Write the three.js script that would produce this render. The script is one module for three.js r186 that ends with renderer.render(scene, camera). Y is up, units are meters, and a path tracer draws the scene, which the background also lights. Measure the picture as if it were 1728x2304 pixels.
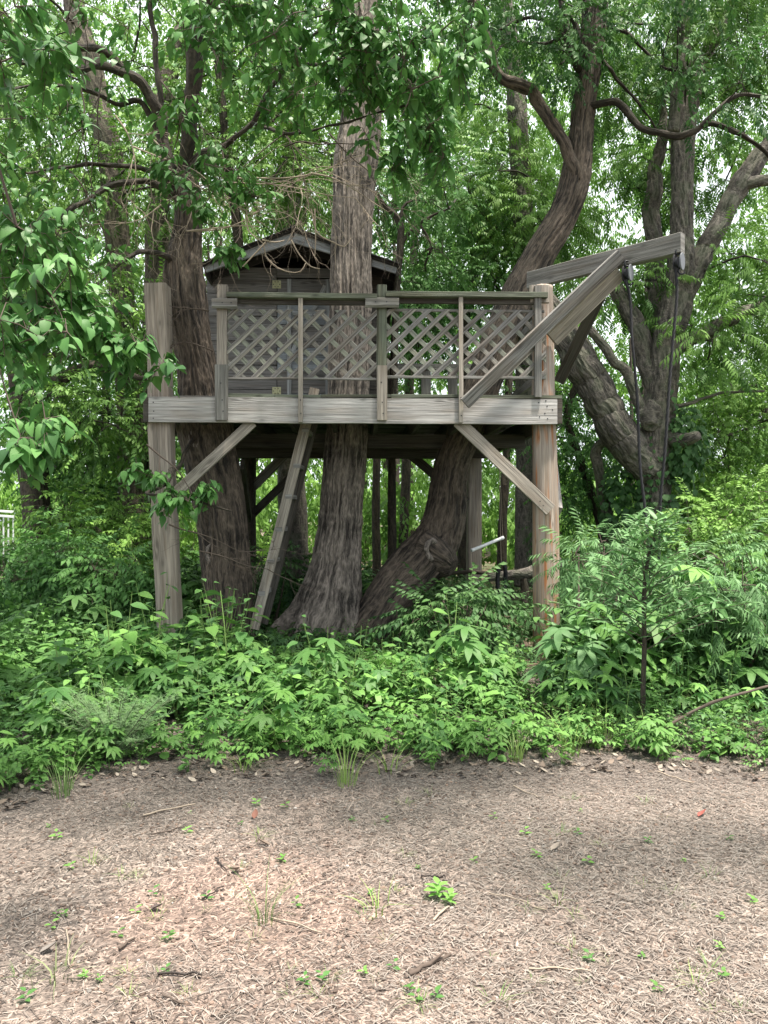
import * as THREE from 'three';
import { ImprovedNoise } from 'three/addons/math/ImprovedNoise.js';
import { mergeGeometries } from 'three/addons/utils/BufferGeometryUtils.js';

// ---------------------------------------------------------------- camera, sky, sun, exposure
const scene = new THREE.Scene();
const renderer = new THREE.WebGLRenderer({ antialias: true });
renderer.toneMapping = THREE.LinearToneMapping;
renderer.toneMappingExposure = 3.0;
renderer.shadowMap.enabled = true;
const rad = THREE.MathUtils.degToRad;
const camera = new THREE.PerspectiveCamera(67.28, 0.75, 0.05, 400);
camera.position.set(0, 1.45, 0);
camera.rotation.order = 'YXZ';
camera.rotation.set(rad(0.265), rad(-1.95), 0);
camera.updateMatrixWorld(true);
scene.add(camera);
{
  const W = 64, H = 32, d = new Float32Array(W * H * 4);
  for (let y = 0; y < H; y++) for (let x = 0; x < W; x++) {
    const el = ((y + 0.5) / H - 0.5) * Math.PI, i = (y * W + x) * 4;
    const l = el > 0 ? 0.54 + 0.18 * Math.sin(el) : 0.18;
    d[i] = l * 0.955; d[i + 1] = l; d[i + 2] = l * 1.06; d[i + 3] = 1;
  }
  const t = new THREE.DataTexture(d, W, H, THREE.RGBAFormat, THREE.FloatType);
  t.mapping = THREE.EquirectangularReflectionMapping; t.magFilter = THREE.LinearFilter; t.needsUpdate = true;
  scene.background = t; scene.environment = t;
}
const sun = new THREE.DirectionalLight(0xfff5e9, 4.8);
sun.position.set(4, 22, -2); sun.target.position.set(0, 0, -6);
sun.castShadow = true; sun.shadow.radius = 9;
Object.assign(sun.shadow.camera, { left: -16, right: 16, top: 16, bottom: -16, near: 1, far: 60 });
scene.add(sun, sun.target);

// ---------------------------------------------------------------- helpers
const noise = new ImprovedNoise();
const N3 = (x, y, z) => noise.noise(x, y, z);
function RNG(seed) { let a = seed >>> 0; return () => { a |= 0; a = a + 0x6D2B79F5 | 0; let t = Math.imul(a ^ a >>> 15, 1 | a); t = t + Math.imul(t ^ t >>> 7, 61 | t) ^ t; return ((t ^ t >>> 14) >>> 0) / 4294967296; }; }
const V = (x, y, z) => new THREE.Vector3(x, y, z);
const clamp = (x, a = 0, b = 1) => Math.min(b, Math.max(a, x));
const lerp = (a, b, t) => a + (b - a) * t;
const sstep = (a, b, x) => { const t = clamp((x - a) / (b - a)); return t * t * (3 - 2 * t); };
const FOC = 1731, S = (z) => z / FOC;                      // metres per photograph pixel at depth z
function P(px, py, z) {                                     // the point at that depth seen at a photograph pixel
  const d = V((px - 864) / FOC, (1152 - py) / FOC, -1).applyQuaternion(camera.quaternion);
  return d.multiplyScalar(z / -d.z).add(camera.position);
}
const taken = new Map();
function numbered(name) { const n = taken.get(name) ?? 0; taken.set(name, n + 1); return n ? name + '_' + String(n).padStart(3, '0') : name; }
const off = new Map();                                      // where an object's own origin lies in the world
function tag(o, label, category, group, kind) {
  if (label) o.userData.label = label;
  if (category) o.userData.category = category;
  if (group) o.userData.group = group;
  if (kind) o.userData.kind = kind;
  return o;
}
function thing(name, label, category, at = V(0, 0, 0), group, kind) {
  const o = new THREE.Group(); o.name = numbered(name); o.position.copy(at); off.set(o, at.clone()); scene.add(o);
  return tag(o, label, category, group, kind);
}
function shadow(o) { o.castShadow = o.receiveShadow = true; return o; }
function part(name, geo, mat, parent) {                     // geometry given in world coordinates
  const m = shadow(new THREE.Mesh(geo, mat)); m.name = parent === scene ? numbered(name) : name;
  const o = off.get(parent);
  if (o) { m.position.copy(o).negate(); off.set(m, V(0, 0, 0)); }
  parent.add(m); return m;
}
function localPart(name, geo, mat, parent) { const m = shadow(new THREE.Mesh(geo, mat)); m.name = name; parent.add(m); return m; }
function sub(name, parent) { const g = new THREE.Group(); g.name = name; parent.add(g); off.set(g, off.get(parent) ?? V(0, 0, 0)); return g; }
class Inst {
  constructor(geo, mat) { this.geo = geo; this.mat = mat; this.m = []; this.c = []; }
  add(matrix, r, g, b) { for (const e of matrix.elements) this.m.push(e); this.c.push(r, g, b); }
  get n() { return this.c.length / 3; }
  build(name, parent, kind = 'stuff') {
    if (!this.n) return null;
    const im = new THREE.InstancedMesh(this.geo, this.mat, this.n);
    im.instanceMatrix = new THREE.InstancedBufferAttribute(new Float32Array(this.m), 16);
    im.instanceColor = new THREE.InstancedBufferAttribute(new Float32Array(this.c), 3);
    im.name = parent === scene ? numbered(name) : name; shadow(im);
    const o = off.get(parent); if (o) im.position.copy(o).negate();
    parent.add(im); if (kind) im.userData.kind = kind; return im;
  }
}
const _x = V(), _y = V(), _z = V(), _m = new THREE.Matrix4();
function basis(pos, dir, roll, sc, up = V(0, 1, 0)) {       // x along dir, y towards up, rolled
  _x.copy(dir).normalize(); _z.crossVectors(_x, up);
  if (_z.lengthSq() < 1e-5) _z.set(0, 0, 1); _z.normalize(); _y.crossVectors(_z, _x).normalize();
  if (roll) { _y.applyAxisAngle(_x, roll); _z.applyAxisAngle(_x, roll); }
  return _m.makeBasis(_x.clone().multiplyScalar(sc), _y.clone().multiplyScalar(sc), _z.clone().multiplyScalar(sc)).setPosition(pos);
}

// ---------------------------------------------------------------- textures
function hash(x, y, s) { let h = Math.imul(x, 374761393) + Math.imul(y, 668265263) + Math.imul(s, 974634601) | 0; h = Math.imul(h ^ h >>> 13, 1274126177); return ((h ^ h >>> 16) >>> 0) / 4294967296; }
function pn(u, v, nx, ny, s) {                              // periodic value noise, u and v in 0..1
  const x = (u - Math.floor(u)) * nx, y = (v - Math.floor(v)) * ny, x0 = Math.floor(x), y0 = Math.floor(y);
  let fx = x - x0, fy = y - y0; fx = fx * fx * (3 - 2 * fx); fy = fy * fy * (3 - 2 * fy);
  const x1 = (x0 + 1) % nx, y1 = (y0 + 1) % ny, a = x0 % nx, b = y0 % ny;
  return lerp(lerp(hash(a, b, s), hash(x1, b, s), fx), lerp(hash(a, y1, s), hash(x1, y1, s), fx), fy);
}
const srgb = (c) => c <= 0.0031308 ? c * 12.92 : 1.055 * Math.pow(c, 1 / 2.4) - 0.055;
function texture(W, H, f, repeat = true) {                  // f returns [linear r, g, b, height]
  const a = new Uint8Array(W * H * 4), b = new Uint8Array(W * H * 4);
  for (let y = 0; y < H; y++) for (let x = 0; x < W; x++) {
    const c = f((x + 0.5) / W, (y + 0.5) / H), i = (y * W + x) * 4;
    for (let k = 0; k < 3; k++) a[i + k] = Math.round(255 * srgb(clamp(c[k])));
    b[i] = b[i + 1] = b[i + 2] = Math.round(255 * clamp(c[3])); a[i + 3] = b[i + 3] = 255;
  }
  return [a, b].map((d, k) => {
    const t = new THREE.DataTexture(d, W, H); t.magFilter = THREE.LinearFilter; t.needsUpdate = true;
    if (repeat) t.wrapS = t.wrapT = THREE.RepeatWrapping;
    if (!k) t.colorSpace = THREE.SRGBColorSpace;
    return t;
  });
}
function woodTexture(seed, light, dark, stain, stainAmount, knots) {   // one tile is 2 m along the grain, 0.3 m across
  const r = RNG(seed), K = Array.from({ length: knots }, () => [r(), r(), 0.012 + 0.016 * r()]);
  return texture(1024, 512, (u, v) => {
    let w = v + 0.035 * (pn(u, v, 3, 2, seed) - 0.5) + 0.012 * (pn(u, v, 9, 4, seed + 1) - 0.5), knot = 0;
    for (const [ku, kv, kr] of K) {
      let du = u - ku, dv = v - kv; du -= Math.round(du); dv -= Math.round(dv);
      const d2 = (du * du * 4) / (kr * kr * 6) + (dv * dv * 0.09) / (kr * kr);
      w -= dv * 0.75 * Math.exp(-d2 * 0.35); knot = Math.max(knot, Math.exp(-d2 * 2.2));
    }
    const g1 = pn(u, w, 5, 26, seed + 2), g2 = pn(u, w, 9, 75, seed + 3), g3 = pn(u, w, 24, 190, seed + 4), big = pn(u, v, 4, 3, seed + 5), blot = pn(u, v, 10, 6, seed + 6);
    const crack = sstep(0.78, 0.9, pn(u, w, 4, 60, seed + 7)) * 0.9;
    let t = 0.25 + 0.4 * g1 + 0.3 * g2 + 0.35 * g3 - 0.3 + 0.25 * (big - 0.5);
    t = clamp(t * 1.15 - 0.12); t *= 1 - 0.75 * crack; t *= 1 - 0.8 * knot;
    const s = stainAmount * sstep(0.5, 0.8, 0.6 * pn(u, w, 4, 9, seed + 8) + 0.4 * blot);
    const c = [0, 1, 2].map((k) => lerp(lerp(dark[k], light[k], t), stain[k] * (0.5 + 0.9 * t), s));
    return [...c, clamp(0.2 + 0.5 * g2 + 0.3 * g3 - 0.6 * crack)];
  });
}
function barkTexture(seed, light, dark, nx, ny, mossy = 0) {            // one tile is 0.4 m round, 0.8 m along
  return texture(512, 1024, (u, v) => {
    const w = u + 0.06 * (pn(u, v, 3, 5, seed) - 0.5) + 0.025 * (pn(u, v, 7, 14, seed + 1) - 0.5);
    const a = 1 - Math.abs(2 * pn(w, v, nx, ny, seed + 2) - 1), b = 1 - Math.abs(2 * pn(w, v, nx * 2, ny * 3, seed + 3) - 1), c = pn(w, v, nx * 5, ny * 9, seed + 4), f = pn(u, v, 120, 90, seed + 6);
    let h = clamp(0.5 * a + 0.3 * b + 0.3 * c - 0.1), t = clamp(Math.pow(h, 1.8) * 1.4 + 0.25 * (f - 0.5) + 0.3 * (pn(u, v, 2, 3, seed + 5) - 0.5));
    const col = [0, 1, 2].map((k) => lerp(dark[k], light[k], t)), m = mossy * sstep(0.55, 0.8, pn(u, v, 5, 6, seed + 7));
    return [lerp(col[0], 0.09, m), lerp(col[1], 0.12, m), lerp(col[2], 0.06, m), h];
  });
}
function std(t, o = {}) { return new THREE.MeshStandardMaterial({ map: t[0], bumpMap: t[1], bumpScale: 0.003, roughness: 0.9, ...o }); }
const woodA = woodTexture(11, [0.49, 0.48, 0.46], [0.125, 0.12, 0.113], [0.24, 0.19, 0.14], 0.3, 5);
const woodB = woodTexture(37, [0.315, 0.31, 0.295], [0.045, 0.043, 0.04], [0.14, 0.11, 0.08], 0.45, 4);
const woodC = woodTexture(71, [0.44, 0.39, 0.33], [0.13, 0.10, 0.075], [0.34, 0.15, 0.06], 1.0, 5);
const barkA = barkTexture(5, [0.27, 0.232, 0.198], [0.02, 0.0165, 0.014], 13, 3), barkB = barkTexture(23, [0.155, 0.138, 0.118], [0.013, 0.0115, 0.0105], 10, 6, 0.25);
const M = {
  grey: std(woodA), greyWarm: std(woodA, { color: 0xece4d8 }), greyDull: std(woodA, { color: 0xbfc0bd }), greyBlue: std(woodA, { color: 0xe8f1f8 }),
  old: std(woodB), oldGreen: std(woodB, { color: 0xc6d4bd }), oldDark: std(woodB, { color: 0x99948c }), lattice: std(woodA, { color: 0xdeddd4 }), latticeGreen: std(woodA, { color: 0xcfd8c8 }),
  pole: std(woodC), poleGrey: std(woodA, { color: 0xe6dbcf }), siding: std(woodA, { color: 0xb2b2b3 }), sidingBlue: std(woodA, { color: 0xcbd8e4 }),
  barkBrown: std(barkA, { bumpScale: 0.016 }), barkDeep: std(barkA, { bumpScale: 0.016, color: 0xb9b2a9 }), limbDark: std(barkB, { bumpScale: 0.01, color: 0x8f8478 }), barkGrey: std(barkB, { bumpScale: 0.014 }), barkDark: std(barkB, { bumpScale: 0.01, color: 0xa1968a }), barkPale: std(barkB, { bumpScale: 0.012, color: 0xf0e8de }),
  twig: new THREE.MeshStandardMaterial({ color: 0x4a4038, roughness: 0.9 }), twigPale: new THREE.MeshStandardMaterial({ color: 0x8d8172, roughness: 0.9 }), twigDark: new THREE.MeshStandardMaterial({ color: 0x2c2622, roughness: 0.9 }),
  black: new THREE.MeshStandardMaterial({ color: 0x121318, roughness: 0.75 }), iron: new THREE.MeshStandardMaterial({ color: 0x24262a, roughness: 0.5, metalness: 0.6 }),
  cheek: new THREE.MeshStandardMaterial({ color: 0x5c6064, roughness: 0.5 }), white: new THREE.MeshStandardMaterial({ color: 0xe6e8e8, roughness: 0.4 }), hinge: new THREE.MeshStandardMaterial({ color: 0xa8a886, roughness: 0.5, metalness: 0.35 }),
  roofing: std(woodB, { color: 0x6c6f73 }), roofShade: std(woodB, { color: 0x55504b }),  // roof wood under the cover is darkened to imitate the unlit gable
};
// ---------------------------------------------------------------- shapes
let boardSeed = 1;
function boardGeo(L, H, T, { chamfer = 0.003, warp = 0.004, step = 0.12 } = {}) {   // x along, y = H, z = T, chamfered edges, a little uneven
  const sd = boardSeed++ * 7.31, n = Math.max(2, Math.round(L / step)), c = Math.min(chamfer, H / 3, T / 3), h = H / 2, t = T / 2;
  const sec = [[h - c, t], [-h + c, t], [-h, t - c], [-h, -t + c], [-h + c, -t], [h - c, -t], [h, -t + c], [h, t - c]];
  const pos = [], uv = [], idx = [], ou = hash(boardSeed, 3, 1), ov = hash(boardSeed, 5, 2);
  for (let k = 0; k < 8; k++) {
    const A = sec[k], B = sec[(k + 1) % 8], b = pos.length / 3;
    for (let i = 0; i <= n; i++) for (const q of [A, B]) {
      const x = -L / 2 + L * i / n, e = (N3(x * 1.3 + sd, q[0] * 9, q[1] * 9)) * warp, f = N3(x * 0.5, sd, 3.3) * warp;
      pos.push(x, q[0] + e * Math.sign(q[0]) + f, q[1] + e * Math.sign(q[1]) * 0.5);
      uv.push(x / 2 + ou, (Math.abs(q[1]) > t - c * 0.5 ? q[0] : q[0] + q[1]) / 0.3 + ov);
    }
    for (let i = 0; i < n; i++) { const a = b + i * 2; idx.push(a, a + 1, a + 2, a + 1, a + 3, a + 2); }
  }
  for (const s of [0, 1]) {
    const b = pos.length / 3, i = s ? n : 0;
    for (let k = 0; k < 8; k++) { const j = (k * (n + 1) + i) * 2; pos.push(pos[j * 3], pos[j * 3 + 1], pos[j * 3 + 2]); uv.push(ou + sec[k][1] / 2, ov + sec[k][0] / 0.3); }
    for (let k = 1; k < 7; k++) s ? idx.push(b, b + k, b + k + 1) : idx.push(b, b + k + 1, b + k);
  }
  const g = new THREE.BufferGeometry();
  g.setAttribute('position', new THREE.Float32BufferAttribute(pos, 3)); g.setAttribute('uv', new THREE.Float32BufferAttribute(uv, 2)); g.setIndex(idx); g.computeVertexNormals();
  return g;
}
function beamGeo(A, B, H, T, up = V(0, 1, 0), o) {          // board from A to B, its height H towards up
  const x = B.clone().sub(A), L = x.length(); x.normalize();
  const z = x.clone().cross(up).normalize(), y = z.clone().cross(x).normalize();
  return boardGeo(L, H, T, o).applyMatrix4(new THREE.Matrix4().makeBasis(x, y, z).setPosition(A.clone().add(B).multiplyScalar(0.5)));
}
function hBoard(x0, y0, x1, y1, z, T, o) {                   // a level board by the photograph pixels of its front face at depth z
  const a = P(x0, (y0 + y1) / 2, z), b = P(x1, (y0 + y1) / 2, z), y = (a.y + b.y) / 2; a.y = b.y = y; a.z = b.z = -z - T / 2;
  return beamGeo(a, b, (y1 - y0) * S(z), T, V(0, 1, 0), o);
}
function vBoard(x0, y0, x1, y1, z, T, o) {                   // an upright one
  const a = P((x0 + x1) / 2, y1, z), b = P((x0 + x1) / 2, y0, z); a.x = b.x = (a.x + b.x) / 2; a.z = b.z = -z - T / 2;
  return beamGeo(a, b, (x1 - x0) * S(z), T, V(1, 0, 0), o);
}
function sampleLine(pts, step) {                            // [{p, r}] -> evenly spaced samples with s
  const c = new THREE.CatmullRomCurve3(pts.map((q) => q.p), false, 'centripetal'), out = [], n = pts.length - 1; let s = 0, last = null;
  for (let i = 0; i < n; i++) {
    const k = Math.max(1, Math.round(pts[i].p.distanceTo(pts[i + 1].p) / step));
    for (let j = i ? 1 : 0; j <= k; j++) { const f = j / k, p = c.getPoint((i + f) / n); if (last) s += p.distanceTo(last); last = p; out.push({ p, r: lerp(pts[i].r, pts[i + 1].r, f), s }); }
  }
  return out;
}
function tubeGeo(pts, { R = 8, step = 0.15, amp = 0, ka = 24, kl = 4, seed = 0, lump = 0.06, flare = null, tile = [0.4, 0.8], cap = true } = {}) {
  const sm = sampleLine(pts, step), n = sm.length, pos = [], uv = [], idx = [];
  let ravg = 0; for (const q of sm) ravg += q.r / n;
  const nu = Math.max(1, Math.round(2 * Math.PI * ravg / tile[0])), T = V(), U = V(), W = V();
  for (let i = 0; i < n; i++) {
    T.copy(sm[Math.min(n - 1, i + 1)].p).sub(sm[Math.max(0, i - 1)].p).normalize();
    if (!i) U.set(0, 0, 1).cross(T).lengthSq() > 0.01 ? U.set(0, 0, 1) : U.set(1, 0, 0);
    U.addScaledVector(T, -U.dot(T)).normalize(); W.crossVectors(T, U);
    const { p, r, s } = sm[i];
    for (let j = 0; j <= R; j++) {
      const a = (j % R) / R * Math.PI * 2, ca = Math.cos(a), sa = Math.sin(a); let d = r;
      if (lump) d *= 1 + lump * 1.6 * N3(ca * 1.1 + seed, sa * 1.1, s * 1.2 + seed);
      if (flare) d *= 1 + flare(s, a);
      if (amp) {
        const wob = 0.25 * N3(ca * 2, sa * 2 + seed, s * 1.1), e = 1 - 2 * Math.abs(N3(ca * r * ka + wob, sa * r * ka + seed, s * kl + wob)), f = N3(ca * r * ka * 2.7, sa * r * ka * 2.7, s * kl * 2.5 + seed);
        d += amp * ((e - 0.55) + 0.55 * f);
      }
      pos.push(p.x + (U.x * ca + W.x * sa) * d, p.y + (U.y * ca + W.y * sa) * d, p.z + (U.z * ca + W.z * sa) * d);
      uv.push(j / R * nu, s / tile[1] + seed * 0.37);
    }
  }
  for (let i = 0; i < n - 1; i++) for (let j = 0; j < R; j++) { const a = i * (R + 1) + j, b = a + R + 1; idx.push(a, a + 1, b, a + 1, b + 1, b); }
  if (cap) for (const i of [0, n - 1]) { const c = pos.length / 3, b = i * (R + 1); pos.push(sm[i].p.x, sm[i].p.y, sm[i].p.z); uv.push(0.5, 0.5); for (let j = 0; j < R; j++) i ? idx.push(c, b + j, b + j + 1) : idx.push(c, b + j + 1, b + j); }
  const g = new THREE.BufferGeometry();
  g.setAttribute('position', new THREE.Float32BufferAttribute(pos, 3)); g.setAttribute('uv', new THREE.Float32BufferAttribute(uv, 2)); g.setIndex(idx); g.computeVertexNormals();
  const N = g.attributes.normal;
  for (let i = 0; i < n; i++) { const a = i * (R + 1), b = a + R; _x.fromBufferAttribute(N, a).add(_y.fromBufferAttribute(N, b)).normalize(); N.setXYZ(a, _x.x, _x.y, _x.z); N.setXYZ(b, _x.x, _x.y, _x.z); }
  return g;
}
const L4 = (a, k = 1) => a.map(([x, y, z, w]) => ({ p: P(x, y, z), r: w / 2 * S(z) * k }));   // photograph pixels, depth, width in pixels
const thin = (pts, r0, r1) => pts.map((p, i) => ({ p, r: lerp(r0, r1, i / (pts.length - 1)) }));

// ---------------------------------------------------------------- the tree house
const FZ = 7.5, BZ = 12.2;
const deckY = P(805, 895, FZ).y, beamLow = P(805, 952, FZ).y;
const house = thing('tree_house', 'weathered grey wooden tree house with lattice railing on a tall platform', 'tree house', V(P(800, 1152, FZ).x, 0, -9.8));
const XL = P(334, 900, FZ).x, XR = P(1254, 900, FZ).x;
{
  const fascia = sub('platform_frame', house);
  part('front_beam', hBoard(334, 895, 1254, 952, FZ, 0.045, { step: 0.06, warp: 0.006 }), M.grey, fascia);
  const hgt = 57 * S(FZ), yc = (deckY + beamLow) / 2;
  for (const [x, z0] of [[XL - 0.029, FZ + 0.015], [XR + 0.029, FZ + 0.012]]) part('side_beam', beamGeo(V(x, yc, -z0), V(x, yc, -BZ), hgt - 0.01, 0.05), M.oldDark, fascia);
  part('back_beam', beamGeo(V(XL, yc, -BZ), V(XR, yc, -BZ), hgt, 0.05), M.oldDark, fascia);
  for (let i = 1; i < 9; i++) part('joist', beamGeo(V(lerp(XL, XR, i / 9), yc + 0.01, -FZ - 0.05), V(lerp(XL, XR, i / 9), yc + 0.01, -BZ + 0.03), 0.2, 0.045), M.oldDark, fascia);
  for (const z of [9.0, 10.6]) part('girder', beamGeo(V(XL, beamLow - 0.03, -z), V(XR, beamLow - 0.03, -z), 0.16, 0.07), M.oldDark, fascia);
  const deck = sub('deck', house);
  let z = FZ + 0.012, k = 0; const r = RNG(4);
  while (z < BZ) {
    const w = 0.14, cuts = k === 0 ? [513, 618, 722, 880, 1040, 1266].map((x) => P(x, 890, FZ).x) : [XL + 0.03, lerp(XL, XR, 0.3 + 0.4 * r()), XR + 0.02];
    for (let i = 0; i < cuts.length - 1; i++) part('deck_board', beamGeo(V(cuts[i] + 0.002, deckY + 0.019 + (r() - 0.5) * 0.008, -z - w / 2), V(cuts[i + 1] - 0.002, deckY + 0.019 + (r() - 0.5) * 0.008, -z - w / 2), 0.034, w, V(0, 1, 0), { warp: 0.006 }), k % 3 ? M.old : M.oldGreen, deck);
    z += w + 0.006; k++;
  }
  // posts under the platform: square on the left, a round pole on the right
  const post = sub('front_post', house);
  part('post_shaft', beamGeo(P(384, 1470, FZ + 0.16), P(353, 643, FZ + 0.16), 0.215, 0.2, V(1, 0, 0), { chamfer: 0.012, warp: 0.014, step: 0.08 }), M.poleGrey, post);
  const pole = part('round_pole', tubeGeo([{ p: P(1231, 1520, FZ + 0.2), r: 0.135 }, { p: P(1229, 1300, FZ + 0.2), r: 0.132 }, { p: P(1226, 1050, FZ + 0.2), r: 0.125 }, { p: P(1222, 840, FZ + 0.2), r: 0.112 }, { p: P(1221, 645, FZ + 0.2), r: 0.1 }], { R: 56, step: 0.03, amp: 0.0045, ka: 30, kl: 0.7, lump: 0.03, tile: [0.3, 2] }), null, house);
  { // grain of the pole runs along it
    const uv = pole.geometry.attributes.uv; for (let i = 0; i < uv.count; i++) uv.setXY(i, uv.getY(i), uv.getX(i));
    const p = pole.geometry.attributes.position, c = new Float32Array(p.count * 3);   // rusty weathering on the lower half, bleached above
    for (let i = 0; i < p.count; i++) { const a = Math.atan2(p.getZ(i) + 7.7, p.getX(i) - 1.9), t = clamp(sstep(2.3, 1.2, p.getY(i) + 0.9 * N3(a * 3.5, p.getY(i) * 0.5, 3)) * (0.42 + 0.9 * N3(a * 5, p.getY(i) * 0.4, 8))); c[i * 3] = lerp(0.98, 1.08, t); c[i * 3 + 1] = lerp(0.98, 0.85, t); c[i * 3 + 2] = lerp(1.0, 0.62, t); }
    pole.geometry.setAttribute('color', new THREE.BufferAttribute(c, 3)); M.pole.vertexColors = true; pole.material = M.pole;
  }
  for (const [x, w, m] of [[560, 30, M.oldDark], [1066, 31, M.poleGrey]]) part('back_post', beamGeo(P(x, 1340, BZ - 0.15), P(x, 1020, BZ - 0.15), w * S(BZ), w * S(BZ), V(1, 0, 0), { chamfer: 0.02, warp: 0.01 }), m, house);
  // braces
  const Y = V(0, 1, 0), Z = V(0, 0, 1);
  part('brace', beamGeo(P(384, 1120, FZ + 0.035), P(569, 950, FZ + 0.07), 0.105, 0.045, Y), M.greyWarm, house);
  part('brace', beamGeo(P(1238, 1148, FZ + 0.035), P(1030, 948, FZ + 0.07), 0.125, 0.045, Y), M.greyWarm, house);
  part('brace', beamGeo(P(1258, 1150, FZ + 0.26), P(1240, 985, 8.8), 0.1, 0.045, Z), M.grey, house);
  part('brace', beamGeo(P(545, 1120, 11.9), P(665, 1000, 11.9), 0.14, 0.05, Y), M.old, house);
  part('brace', beamGeo(P(560, 1165, 12.0), P(672, 1055, 12.0), 0.12, 0.05, Y), M.oldDark, house);
  part('brace', beamGeo(P(1050, 1130, 11.9), P(920, 1020, 11.9), 0.14, 0.05, Y), M.oldDark, house);
  part('brace', beamGeo(P(545, 1045, 9.1), P(563, 1165, 11.6), 0.12, 0.05, Y), M.oldDark, house);
}
// railing: posts, rails, balusters, lattice
const rail = sub('railing', house);
{
  const z = FZ - 0.003;
  part('rail_post', vBoard(488, 640, 511, 842, z + 0.005, 0.085), M.greyWarm, rail); part('rail_post', vBoard(484, 820, 512, 945, z - 0.042, 0.04), M.greyDull, rail);
  part('rail_post', vBoard(848, 640, 870, 835, z + 0.005, 0.085, { chamfer: 0.014 }), M.oldGreen, rail); part('rail_post', vBoard(848, 822, 871, 945, z - 0.042, 0.04), M.greyWarm, rail);
  part('rail_post', vBoard(1203, 643, 1219, 893, z - 0.03, 0.038), M.greyDull, rail); part('rail_post', vBoard(1192, 641, 1238, 680, z + 0.01, 0.05, { chamfer: 0.02 }), M.greyWarm, rail);
  for (const x of [676.5, 1037.5]) part('baluster', vBoard(x - 5, 667, x + 5, 950, z - 0.04, 0.036), M.greyWarm, rail);
  part('top_rail', hBoard(509, 658.5, 849, 670, z - 0.05, 0.14), M.oldGreen, rail); part('top_rail', hBoard(868, 656, 1233, 667.5, z - 0.05, 0.14), M.oldGreen, rail);
  part('under_rail', hBoard(524, 671.5, 846, 684, z + 0.02, 0.038), M.oldDark, rail); part('under_rail', hBoard(872, 669, 1201, 683.5, z + 0.02, 0.038), M.oldDark, rail);
  part('rail_block', hBoard(476, 670, 533, 692, z - 0.052, 0.05, { chamfer: 0.016 }), M.old, rail); part('rail_block', hBoard(822, 668, 898, 690, z - 0.053, 0.05, { chamfer: 0.02 }), M.greyDull, rail);
  part('bottom_rail', hBoard(512, 849.5, 847, 854, z - 0.01, 0.03), M.old, rail); part('bottom_rail', hBoard(872, 846, 1228, 852, z - 0.01, 0.03), M.greyDull, rail);
  part('lattice_trim', hBoard(885, 696, 1225, 702, z + 0.03, 0.02), M.greyDull, rail);
}
function clipToRect(poly, x0, y0, x1, y1) {
  for (const [ax, s, lim] of [[0, 1, x0], [0, -1, -x1], [1, 1, y0], [1, -1, -y1]]) {
    const out = [];
    for (let i = 0; i < poly.length; i++) {
      const a = poly[i], b = poly[(i + 1) % poly.length], da = a[ax] * s - lim, db = b[ax] * s - lim;
      if (da >= 0) out.push(a);
      if ((da >= 0) !== (db >= 0)) { const t = da / (da - db); out.push([lerp(a[0], b[0], t), lerp(a[1], b[1], t)]); }
    }
    poly = out; if (poly.length < 3) return null;
  }
  return poly;
}
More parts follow.
